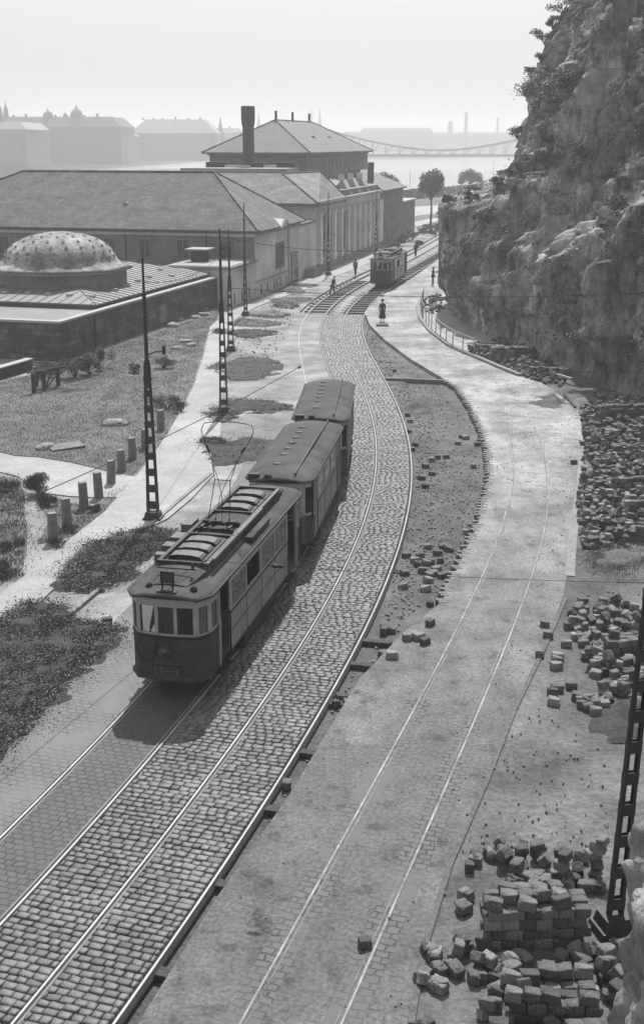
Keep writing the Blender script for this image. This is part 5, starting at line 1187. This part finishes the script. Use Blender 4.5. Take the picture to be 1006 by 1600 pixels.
V=cube[None]*rng.uniform(.5,1,(n,8,3))*Q[:,3][:,None,None]+Q[:,None,:3]+np.array([0,0,.01]); stuff(npmesh('loose_stones',V.reshape(-1,3),(fc[None]+np.arange(n)[:,None,None]*8).reshape(-1,4),'granite_l'),'small broken stones scattered over the dirt beside the tracks','loose stones')
# ================================================================ GRASS
def grass(name,label,poly,n,hgt,z0,mats=('grass','leaf_l'),light=.25,clump=True,asp=.2,up=1.3,thr=-.1):
    q=scatter(poly,n*2); q=q+rng.normal(0,1,q.shape)*np.where(rng.random((len(q),1))<.25,.42,.12)
    if clump:
        k=fbm(np.column_stack([q*1.1,np.zeros(len(q))]),3); q=q[k+rng.normal(0,.4,len(k))>thr][:n]
    s=rng.uniform(.5,1.3,len(q))*hgt; C=np.column_stack([q,z0+s*.6]); Vv,Fv=leafquads(C,s,up=up,asp=asp)
    return stuff(npmesh(name,Vv,Fv,None,matidx=(rng.random(len(Fv))<light).astype(int),mats=list(mats)),label,'grass')
grass('field_grass','rough mown grass over the field by the domed bath',FIELD,70000,.05,.0)
grass('verge_grass','weeds on the small verges by the bollards',F2,5000,.07,.0); grass('verge_grass','weeds round the bollard feet',F3,3500,.05,.0)
for P_,n,hz in ((PA,42000,.14),(PB,21000,.16)):
    grass('bank_weeds','dense low leafy weeds on the bank beside the near tracks',P_,n,.035,hz,mats=('leaf','leaf_l'),light=.6,asp=.6,up=0,thr=-.3)
for p in OVP: grass('patch_weeds','thin weeds on the dark earth patches behind the near tram',p,3000,.04,.03,mats=('leaf','leaf_l'),asp=.5,up=0)
MED=pxpoly([(575,520),(600,540),(640,570),(690,600),(730,650),(755,700),(752,780),(720,870),(690,930),(640,940),(660,760),(655,690),(630,620),(600,570)])
grass('strip_weeds','sparse weeds on the dirt strip between the tracks and the street',MED,9000,.035,-.2,light=.2)
grass('yard_weeds','pale dry weeds on the mound between the block piles',ell(965,880,50,26),3500,.05,.15,mats=('leaf_l','grass'))
# ================================================================ TREES
def tree(label,loc,h_,crown,n,leaf,group='riverside trees'):
    T=thing('broadleaf_tree',label,'tree',loc,0,group); m=MB(); m.tube([(0,0,-.4),(.1,.05,h_*.3),(.0,.0,h_*.6),(0,0,h_*.85)],[.2,.15,.10,.03],8)
    pts=[]
    for (cx,cz,r) in crown:
        cy=random.uniform(-.5,.5)*r; m.tube([(0,0,h_*.45),(cx*.5,cy*.5,(h_*.45+cz)/2),(cx,cy,cz)],[.08,.05,.015],5)
        k=int(n*r*r/sum(c[2]**2 for c in crown)); v=rng.normal(size=(k,3)); v/=np.linalg.norm(v,axis=1)[:,None]; v*=(rng.random((k,1))**.45)*r; v*=1+.3*fbm(v*1.3+cx*5,2)[:,None]; pts.append(v+np.array([cx,cy,cz]))
    C=np.vstack(pts); Vv,Fv=leafquads(C,rng.uniform(.6,1.3,len(C))*leaf,asp=.6); npmesh('crown',Vv,Fv,None,T,matidx=(rng.random(len(Fv))<.3).astype(int),mats=['leaf','leaf_l']); m.build('trunk','bark',T)
tree('tall-stemmed round tree standing alone by the river road',P3(672,357),9.3,[(-.6,7.4,1.4),(.6,7.9,1.3),(-1.3,6.3,.9),(1.0,6.6,1.),(0,6.2,1.1),(1.5,7.4,.7),(.2,5.6,.7)],3600,.16)
tree('flat-crowned riverside tree half hidden by the lowest cliff spur',P3(733,306),6.4,[(-1.6,4.6,1.4),(0,5.2,1.5),(1.8,4.6,1.3),(-2.2,3.6,.9),(2.4,3.8,.9),(.3,4.0,1.1)],3600,.2)
tree('dark tree rising behind the gabled brick block',P3(603,330),7.4,[(-.5,6,1.5),(.8,5.5,1.5),(1.8,4.6,1.3)],2600,.2)
hp=[P3(628,312),P3(650,309),P3(690,305),(56,372,0)]
T=thing('hedge','low dark hedge along the river edge behind the trees','hedge',(0,0,0)); C=[]
for a,b in zip(hp[:-1],hp[1:]):
    a=np.array(a);b=np.array(b); t=rng.random((2200,1)); C.append(a+(b-a)*t+rng.uniform(-1,1,(2200,3))*np.array([.8,1.2,0])+np.column_stack([np.zeros(2200),np.zeros(2200),rng.random(2200)*2.]))
C=np.vstack(C); Vv,Fv=leafquads(C,rng.uniform(.2,.4,len(C)),asp=.7); npmesh('foliage',Vv,Fv,'leaf',T)
for i,(x,y,r) in enumerate(((652,372,1.4),(664,362,1.2),(680,364,1.4),(640,378,1.3),(625,384,1.2),(612,392,1.),(676,368,.9),(655,384,.8),(690,360,1.2))):
    bush('shrub','dark roadside shrub %s from the left in the row beside the far tracks'%ORD[[3,5,7,2,1,0,6,4,8][i]],'shrub',P3(x,y),r,r*1.1,500,.14,group='shrubs beside the far tracks',stem=False)
# ================================================================ GRANITE BLOCKS
def blockmesh(k):
    bm=bmesh.new(); bmesh.ops.create_cube(bm,size=1); bmesh.ops.bevel(bm,geom=bm.edges[:],offset=.07,segments=1,affect='EDGES')
    sx,sy,sz=(.30,.20,.19) if k<5 else ((.24,.20,.19),(.21,.19,.17),(.27,.17,.18))[k-5]
    bmesh.ops.subdivide_edges(bm,edges=[e for e in bm.edges if e.calc_length()>.5],cuts=2,use_grid_fill=True)
    chip=[(random.choice((-.5,.5)),random.choice((-.5,.5)),random.choice((-.5,.5)),random.uniform(.16,.34)) for _ in range(2)]
    for v in bm.verts:
        for c in chip:
            d=(v.co-Vector(c[:3])).length
            if d<c[3]: v.co=v.co*(1-.28*(1-d/c[3]))
        v.co=Vector((v.co.x*sx,v.co.y*sy,v.co.z*sz)); q=mnoise.noise_vector(v.co*9+Vector((k*5,0,0))); v.co+=q*.016
    me=bpy.data.meshes.new('granite_block'); bm.to_mesh(me); bm.free(); me.materials.append(MT[('granite','granite_l','granite_d','granite','granite_p','granite_l','granite_d','granite')[k]]); return me
BM=[blockmesh(k) for k in range(8)]
BLK=[]        # (x,y,z,euler,mesh,label,group)
def blk(x,y,z,rz=0,tx=0,ty=0,label='',group='loose granite blocks',k=None): BLK.append((x,y,z,(tx,ty,rz),random.randrange(8) if k is None else k,label,group))
def zlev(x,y): return -.02
def stackwall(px_,py_,ang,nx,ny,nz,name,group,dx=.285,dy=.21,dz=.188,miss=.1,hollow=True,label=True):
    ox,oy,_=G(px_,py_); c,s=math.cos(ang),math.sin(ang)
    for k in range(nz):
        for j in range(ny):
            for i in range(nx):
                topl=(k==nz-1)
                if topl and random.random()<miss*2.2: continue
                if hollow and 0<j<ny-1 and 0<i<nx-1 and k<nz-2: continue
                u=(i+.5*(k%2)*.6)*dx+random.uniform(-.02,.02); v=j*dy+random.uniform(-.02,.02)
                lab='%s block from left, %s course of %s, %s row'%(ordn(i),ordn(k),name,['front','second','third','rear'][j]) if label else ''
                t=(0.12 if topl else .03)
                blk(ox+u*c-v*s,oy+u*s+v*c,.075+k*dz,ang+random.gauss(0,.06 if not topl else .2),random.gauss(0,t),random.gauss(0,t),lab,group,k=random.choice((0,1,2,3,0,2,4)))
def heap(poly,n,hmax,name,group,size=.24):
    q=scatter(poly,n); gh={}
    for idx,(x,y) in enumerate(q):
        kx,ky=int(x/size),int(y/size); hgt=gh.get((kx,ky),0)
        if hgt*.17>hmax: continue
        gh[(kx,ky)]=hgt+1
        for dx_ in(-1,0,1):
            pass
        flat=random.random()<.5
        blk(x,y,.07+hgt*.165,random.uniform(0,PI),random.gauss(0,.12 if flat else .5),random.gauss(0,.12 if flat else .5),'',group)
    return
g1='granite blocks of the near stack'
stackwall(768,1478,math.radians(3),6,3,5,'the near stack by the lattice pole',g1,miss=.16)
g2='granite blocks of the lowest stack'
stackwall(800,1592,math.radians(-4),5,4,3,'the lowest stack at the bottom edge',g2,miss=.22)
stackwall(770,1640,math.radians(-2),6,2,2,'the row under the lowest stack',g2,miss=.2)
heap(pxpoly([(775,1370),(800,1335),(860,1330),(930,1350),(945,1385),(930,1400),(800,1390)]),34,.7,'','rubble on the near stack')
for i in range(len(BLK)):
    b=BLK[i]
    if b[6]=='rubble on the near stack': BLK[i]=(b[0],b[1],b[2],b[3],b[4],'tumbled granite block thrown behind the top of the near stack',b[6])
n0=len(BLK); heap(pxpoly([(740,1500),(880,1490),(965,1480),(965,1575),(760,1590)]),46,.5,'','rubble by the lowest stack')
for i in range(n0,len(BLK)): b=BLK[i]; BLK[i]=b[:5]+('tumbled granite block in the jumble between the two near stacks',b[6])
near=[(310,500,0),(300,550,0),(155,712,0),(135,810,0),(200,790,0),(200,850,0),(265,790,0),(300,700,0),(370,715,0),(355,780,1),(265,730,0),(185,730,0),(350,815,0),(410,765,0),(480,780,0),(345,350,0),(405,335,0),(455,365,1),(520,345,0),(440,310,0),(590,340,0),(155,1000,0),(385,960,0),(640,1000,0),(470,985,0),(430,915,1),(320,385,0),(900,700,0),(860,720,0),(800,730,0)]
near+=[(x+random.uniform(-14,14),y+random.uniform(-12,12),random.randint(0,1)) for x,y,_ in near[:24]]; near.sort()
for i,(x,y,s) in enumerate(near):
    X,Y,_=G(606+x/2.515,1200+y/2.515,.08); blk(X,Y,.075+(.0 if not s else .17),random.uniform(0,PI),random.gauss(0,.15+.3*s),random.gauss(0,.15),'%s from the left of the single blocks strewn round the near stacks'%ordn(i),'blocks strewn round the near stacks')
mid=[(628,482),(595,556),(665,565),(662,578),(660,602),(700,515),(710,446),(740,446),(768,515),(740,488),(650,742),(665,690),(645,705),(720,680),(742,722),(755,740),(785,730),(815,748),(845,750),(760,755),(815,780),(785,765),(830,605),(865,615),(812,610),(775,565),(800,570),(615,440)]
mid.sort()
for i,(x,y) in enumerate(mid):
    X,Y,_=G(606+x/2.515,800+y/2.515,.08); blk(X,Y,.075,random.uniform(-.3,.3),random.gauss(0,.1),random.gauss(0,.1),'%s from the left of the blocks lying off the middle pile'%ordn(i),'blocks strewn round the middle pile')
med1=[(285,600),(315,580),(300,575),(360,605),(372,592),(185,665),(160,690),(155,683),(240,653),(205,655),(345,690),(185,718),(145,735),(160,768),(100,515),(120,607),(107,625),(90,492),(320,945),(345,920),(352,938),(95,555),(320,935),(40,320)]
med1.sort()
for i,(x,y) in enumerate(med1):
    X,Y,_=G(600+x/2.478,450+y/2.478,-.15); blk(X,Y,-.14,random.uniform(-.4,.4),random.gauss(0,.1),random.gauss(0,.1),'granite block on the upper part of the dirt strip, %s from the left'%ordn(i),'blocks on the upper dirt strip')
med2=[(72,170),(105,190),(125,172),(150,200),(135,230),(160,250),(170,195),(195,162),(190,225),(220,136),(240,146),(155,136),(205,190),(65,240),(60,292),(147,302),(215,250),(165,360),(310,80),(325,55),(345,50),(10,465),(115,205),(180,240),(158,268)]
med2.sort()
for i,(x,y) in enumerate(med2):
    X,Y,_=G(606+x/2.515,800+y/2.515,-.15); blk(X,Y,-.14,random.uniform(-.4,.4),random.gauss(0,.12),random.gauss(0,.12),'%s block from the left in the cluster low on the dirt strip'%ordn(i),'blocks on the lower dirt strip')
for i,(x,y) in enumerate([(15,562),(75,492),(100,483),(122,490),(145,508),(165,435)]):
    X,Y,_=G(606+x/2.515,800+y/2.515,.08); blk(X,Y,.09,.2*i,0,0,'%s block from the left on the street edge by the dirt strip end'%ORD[i],'blocks on the street edge')
for i,(x,y) in enumerate([(534,1090),(543,1098),(600,1022),(612,1020),(600,985),(448,1225),(525,1099)]):
    X,Y,_=G(x,y,-.1); blk(X,Y,-.10,.3*i,.05,.1,'granite block lying among the sleeper ends, %s in height from the bottom'%ORD[[3,2,4,5,6,0,1][i]],'blocks among the sleeper ends')
for i,(x,y) in enumerate([(52,978),(168,970),(570,1473),(896,722)]):
    X,Y,_=G(x,y,.08); 
    if i in (1,2,3): blk(X,Y,.09 if i!=1 else .1,.3,0,0,['','lone granite block on the paving left of the near tram','small lone block beside the right street rail at the bottom','lone granite block at the top corner of the pale kerb strip'][i],'lone granite blocks')
# middle pile
g3='granite blocks of the middle pile'
n0=len(BLK)
stackwall(955,1030,math.radians(8),4,3,4,'the middle pile',g3,miss=.3,label=False); stackwall(940,1052,math.radians(0),5,2,2,'x',g3,miss=.3,label=False); stackwall(962,1075,math.radians(4),4,2,2,'x',g3,miss=.3,label=False)
heap(pxpoly([(895,955),(930,940),(1010,950),(1010,1080),(960,1085),(925,1060),(910,1010),(890,985)]),170,.75,'',g3)
heap(pxpoly([(955,1080),(1010,1080),(1010,1110),(960,1108),(900,1095),(920,1080)]),20,.3,'',g3)
for i in range(n0,len(BLK)): b=BLK[i]; BLK[i]=b[:5]+('granite block jumbled in the middle pile behind the near lattice pole',g3)
# far field of blocks
n0=len(BLK); g4='granite blocks of the far yard piles'
for (x,y,a,nx,ny,nz) in ((938,662,.05,16,2,5),(950,690,.0,14,2,4),(962,715,.05,12,2,3),(912,695,.1,4,2,2),(915,715,0,6,1,1),(915,748,0,5,1,2),(955,775,.0,14,2,4),(914,790,0,4,1,1),(975,812,.05,10,2,4),(985,845,0,8,2,3),(910,815,.0,3,1,1),(925,845,.1,5,1,1),(908,765,.0,3,2,1)):
    stackwall(x,y,a,nx,ny,nz,'x',g4,miss=.25,label=False)
heap(pxpoly([(905,640),(1010,640),(1012,850),(912,858),(903,800),(915,700)]),1500,.45,'',g4)
heap(pxpoly([(925,620),(1010,625),(1010,650),(915,660)]),200,.5,'',g4)
heap(pxpoly([(730,545),(790,532),(850,560),(885,590),(880,605),(845,600),(800,580),(750,560)]),520,.7,'',g4)
stackwall(770,566,.1,10,3,5,'x',g4,label=False)
stackwall(735,552,-.2,8,3,3,'x',g4,label=False); stackwall(830,588,-.2,8,2,3,'x',g4,label=False)
heap(pxpoly([(655,470),(690,458),(692,485),(668,492)]),70,.4,'',g4)
for i in range(n0,len(BLK)): b=BLK[i]; BLK[i]=b[:5]+('granite block in the far yard piles at the right edge under the cliff',g4)
# keep ones whose pixel is in view, nearest 300 as individuals
def proj(x,y,z):
    dz=H-z; zd=y*CT+dz*ST; return 503+F*x/zd,800+F*(dz*CT-y*ST)/zd,zd
vis=[b for b in BLK if -20<proj(*b[:3])[0]<1040 and proj(*b[:3])[1]<1640]
vis.sort(key=lambda b:proj(*b[:3])[2]); print('blocks',len(vis))
for b in vis[:298]:
    o=bpy.data.objects.new('granite_block',BM[b[4]]); COL.objects.link(o); o.location=b[:3]; o.rotation_euler=b[3]; o.scale=(random.uniform(.84,1.06),random.uniform(.84,1.1),random.uniform(.88,1.06)); tag(o,b[5],'paving block',b[6])
rest=vis[298:]; VV=[];FF=[];MI=[];kk=0
from mathutils import Euler
arrs=[]
for me in BM:
    v=np.array([tuple(q.co) for q in me.vertices]); arrs.append((v,[tuple(p.vertices) for p in me.polygons]))
mb=MB()
for b in rest:
    v,f=arrs[b[4]]; R=np.array(Euler(b[3]).to_matrix()); V=(v@R.T)*random.uniform(.9,1.06)+np.array(b[:3]); mb.add(V.tolist(),f,(0,1,2,0,3,1,2,0)[b[4]])
stuff(mb.build('block_piles',['granite','granite_l','granite_d','granite_p']),'hundreds of granite paving blocks piled along the foot of the cliff','paving blocks')
# sett edging along the upper street edge
mb=MB(); ep=np.array(pxpoly([(690,940),(722,870),(745,822),(757,780),(765,740),(762,700),(750,665),(735,635),(715,605),(694,593)])); L_=np.r_[0,np.cumsum(np.linalg.norm(np.diff(ep,axis=0),axis=1))]; a=0;i=0
while a<L_[-1]:
    x=np.interp(a,L_,ep[:,0]);y=np.interp(a,L_,ep[:,1]); o=(.10 if i%2 else -.02)+random.uniform(-.03,.03); Mx=Matrix.Translation((x-o,y,-.09))@Matrix.Rotation(random.uniform(-.15,.15),4,'Z'); mb.box(-.12,.14,-.075,.075,-.12,.10,M=Mx); a+=.19 if random.random()<.8 else .4;i+=1
struct(mb.build('street_edge_setts','granite_l'))
# ================================================================ PEOPLE
def person(label,loc,rz,hgt=1.7,stride=.18,coat='cloth_d',trousers='cloth_d',hat=True,skirt=False,arms=((.22,.1),(.22,-.1)),bend=0,tool=False):
    # skinned figure, faces local +Y
    k=hgt/1.7; bm=bmesh.new()
    J={}
    def v(n,x,y,z): J[n]=len(J); bm.verts.new((x*k,(y+bend*max(0,z-.95))*k,z*k))
    v('pel',0,0,.93); v('waist',0,.0,1.06); v('chest',0,0,1.28); v('neckb',0,-.01,1.42); v('neck',0,.01,1.50); v('head',0,.025,1.58); v('crown',0,.015,1.66)
    for s,n,st in ((1,'r',stride),(-1,'l',-stride)):
        v('hip'+n,s*.09,0,.88); v('knee'+n,s*.10,st*.6+.03,.48); v('ank'+n,s*.10,st,.09); v('toe'+n,s*.115,st+.17,.035)
        a,b=arms[0] if s>0 else arms[1]
        v('sh'+n,s*.17,0,1.37); v('el'+n,s*(a+.01),-.03+b*.3,1.10); v('wr'+n,s*a,b+.05,.87); v('hand'+n,s*a,b+.08,.78)
    bm.verts.ensure_lookup_table()
    E=[('pel','waist'),('waist','chest'),('chest','neckb'),('neckb','neck'),('neck','head'),('head','crown')]
    for n in 'rl': E+=[('pel','hip'+n),('hip'+n,'knee'+n),('knee'+n,'ank'+n),('ank'+n,'toe'+n),('chest','sh'+n),('sh'+n,'el'+n),('el'+n,'wr'+n),('wr'+n,'hand'+n)]
    for a,b in E: bm.edges.new((bm.verts[J[a]],bm.verts[J[b]]))
    me=bpy.data.meshes.new('person'); bm.to_mesh(me); bm.free(); me.materials.append(MT['skin'])
    T=bpy.data.objects.new('person',me); COL.objects.link(T); T.location=loc; T.rotation_euler=(0,0,rz); tag(T,label,'person')
    T.modifiers.new('skin','SKIN'); sv=me.skin_vertices[0].data
    R=dict(pel=(.145,.105),waist=(.13,.09),chest=(.165,.11),neckb=(.07,.06),neck=(.05,.05),head=(.078,.095),crown=(.06,.075))
    for n in 'rl': R.update({'hip'+n:(.085,.09),'knee'+n:(.055,.06),'ank'+n:(.038,.042),'toe'+n:(.04,.028),'sh'+n:(.055,.06),'el'+n:(.042,.042),'wr'+n:(.028,.025),'hand'+n:(.035,.022)})
    for n,r in R.items(): sv[J[n]].radius=(r[0]*k,r[1]*k); sv[J[n]].use_root=(n=='pel')
    ss_=T.modifiers.new('sub','SUBSURF'); ss_.levels=1; ss_.render_levels=1
    def cloth(name,chain,mat,grow=.018):
        bm=bmesh.new(); ids={}
        names=[n for c in chain for n in c]
        for n in names:
            if n not in ids: ids[n]=len(ids); bm.verts.new(me.vertices[J[n]].co)
        bm.verts.ensure_lookup_table()
        for a,b in chain: bm.edges.new((bm.verts[ids[a]],bm.verts[ids[b]]))
        m2=bpy.data.meshes.new(name); bm.to_mesh(m2); bm.free(); m2.materials.append(MT[mat]); o=bpy.data.objects.new(name,m2); COL.objects.link(o); o.parent=T
        o.modifiers.new('skin','SKIN'); s2=m2.skin_vertices[0].data
        for j,n in enumerate(ids): s2[j].radius=((R[n][0]+grow)*k,(R[n][1]+grow)*k); s2[j].use_root=(j==0)
        q=o.modifiers.new('sub','SUBSURF'); q.levels=1; q.render_levels=1; return o
    cloth('coat',[('pel','waist'),('waist','chest'),('chest','neckb')]+[e for n in 'rl' for e in (('chest','sh'+n),('sh'+n,'el'+n),('el'+n,'wr'+n))],coat)
    if skirt:
        s=MB(); s.lathe([(.15*k,1.02*k),(.19*k,.85*k),(.25*k,.5*k),(.29*k,.3*k),(.27*k,.29*k)],n=18); s.build('skirt',coat,T,smooth=True)
    else: cloth('trousers',[('pel','hip'+n) for n in 'rl']+[('hip'+n,'knee'+n) for n in 'rl']+[('knee'+n,'ank'+n) for n in 'rl'],trousers)
    hb=bend*.65
    s=MB(); s.lathe([(.085*k,1.60*k),(.092*k,1.66*k),(.07*k,1.715*k),(.02*k,1.73*k)],(0,(.01+hb)*k),14); s.build('hair','cloth_d',T,smooth=True)
    if hat: s=MB(); s.lathe([(.10*k,1.665*k),(.21*k,1.66*k),(.21*k,1.675*k),(.105*k,1.69*k),(.10*k,1.77*k),(.05*k,1.79*k)],(0,(.015+hb)*k),18); s.build('hat',coat,T,smooth=True)
    s=MB(); s.tube([(0,(.115+hb)*k,1.60*k),(0,(.145+hb)*k,1.575*k),(0,(.118+hb)*k,1.565*k)],[.008*k,.014*k,.01*k],6); s.build('nose','skin',T)
    return T
person('person in black coat, long skirt and wide hat alone on the bright street curve',P3(597,503),math.radians(170),1.66,.05,'cloth_d','cloth_d',True,True)
person('person in dark working clothes standing at the foot of the cliff by the railing',P3(676,446),math.radians(60),1.72,.12,'cloth_d','cloth_d',False,arms=((.25,.25),(.22,0)))
person('workman in dark clothes bent forward over the left far track',P3(519,462),math.radians(-60),1.7,.2,'cloth_d','cloth_m',False,arms=((.2,.35),(.2,.3)),bend=.35)
person('person in grey walking on the pale strip before the pilastered hall',P3(555,431),math.radians(200),1.7,.2,'cloth_m','cloth_d',False)
person('small far person walking beside the tracks behind the distant tram',P3(649,401),math.radians(10),1.7,.2,'cloth_d','cloth_d',False)
o=MB().box(-.45,.45,-.35,.35,-.02,.14).build('stone_pad','granite',bevel=.03); o.location=P3(597,509); tag(o,'low dark stone pad on the street in front of the black-coated person','stone pad')
tl=MB().tube([(0,0,.1),(.5,.2,1.3)],.03,6).build('shovel','wood'); tl.location=P3(526,463); tag(tl,'tool handle leaning beside the bent workman','tool')
# driver inside the near tram, seen through the front pane
l_,rz_=put_on(B_,26.5,9.75,ao+.07); vx=Vector((.42,3.95,.80)); vx.rotate(Matrix.Rotation(rz_,3,'Z').to_euler()) if False else None
v_=Matrix.Rotation(rz_,4,'Z')@Vector((.42,4.0,.80)); person('driver in a dark uniform and cap standing inside the front cab of the near tram',(l_[0]+v_.x,l_[1]+v_.y,.79),rz_,1.62,.02,'cloth_d','cloth_d',False,arms=((.2,.28),(.2,.25)))
# ================================================================ HAZE
m,t,bs=newmat('haze_air'); t.nodes.remove(bs); pv=N(t,'ShaderNodeVolumePrincipled'); pv.inputs['Color'].default_value=(.86,.86,.86,1); pv.inputs['Density'].default_value=HAZE; pv.inputs['Anisotropy'].default_value=.2
t.links.new(pv.outputs[0],t.nodes['Material Output'].inputs['Volume'])
MT['haze']=m
hz=MB().box(-1550,1550,-50,3450,-8.6,64).build('haze','haze'); stuff(hz,'pale summer haze over the river and the far city','haze')
for o in bpy.data.objects:
    l=o.get('label')
    if l and not 4<=len(l.split())<=16: print('LABEL',o.name,l)
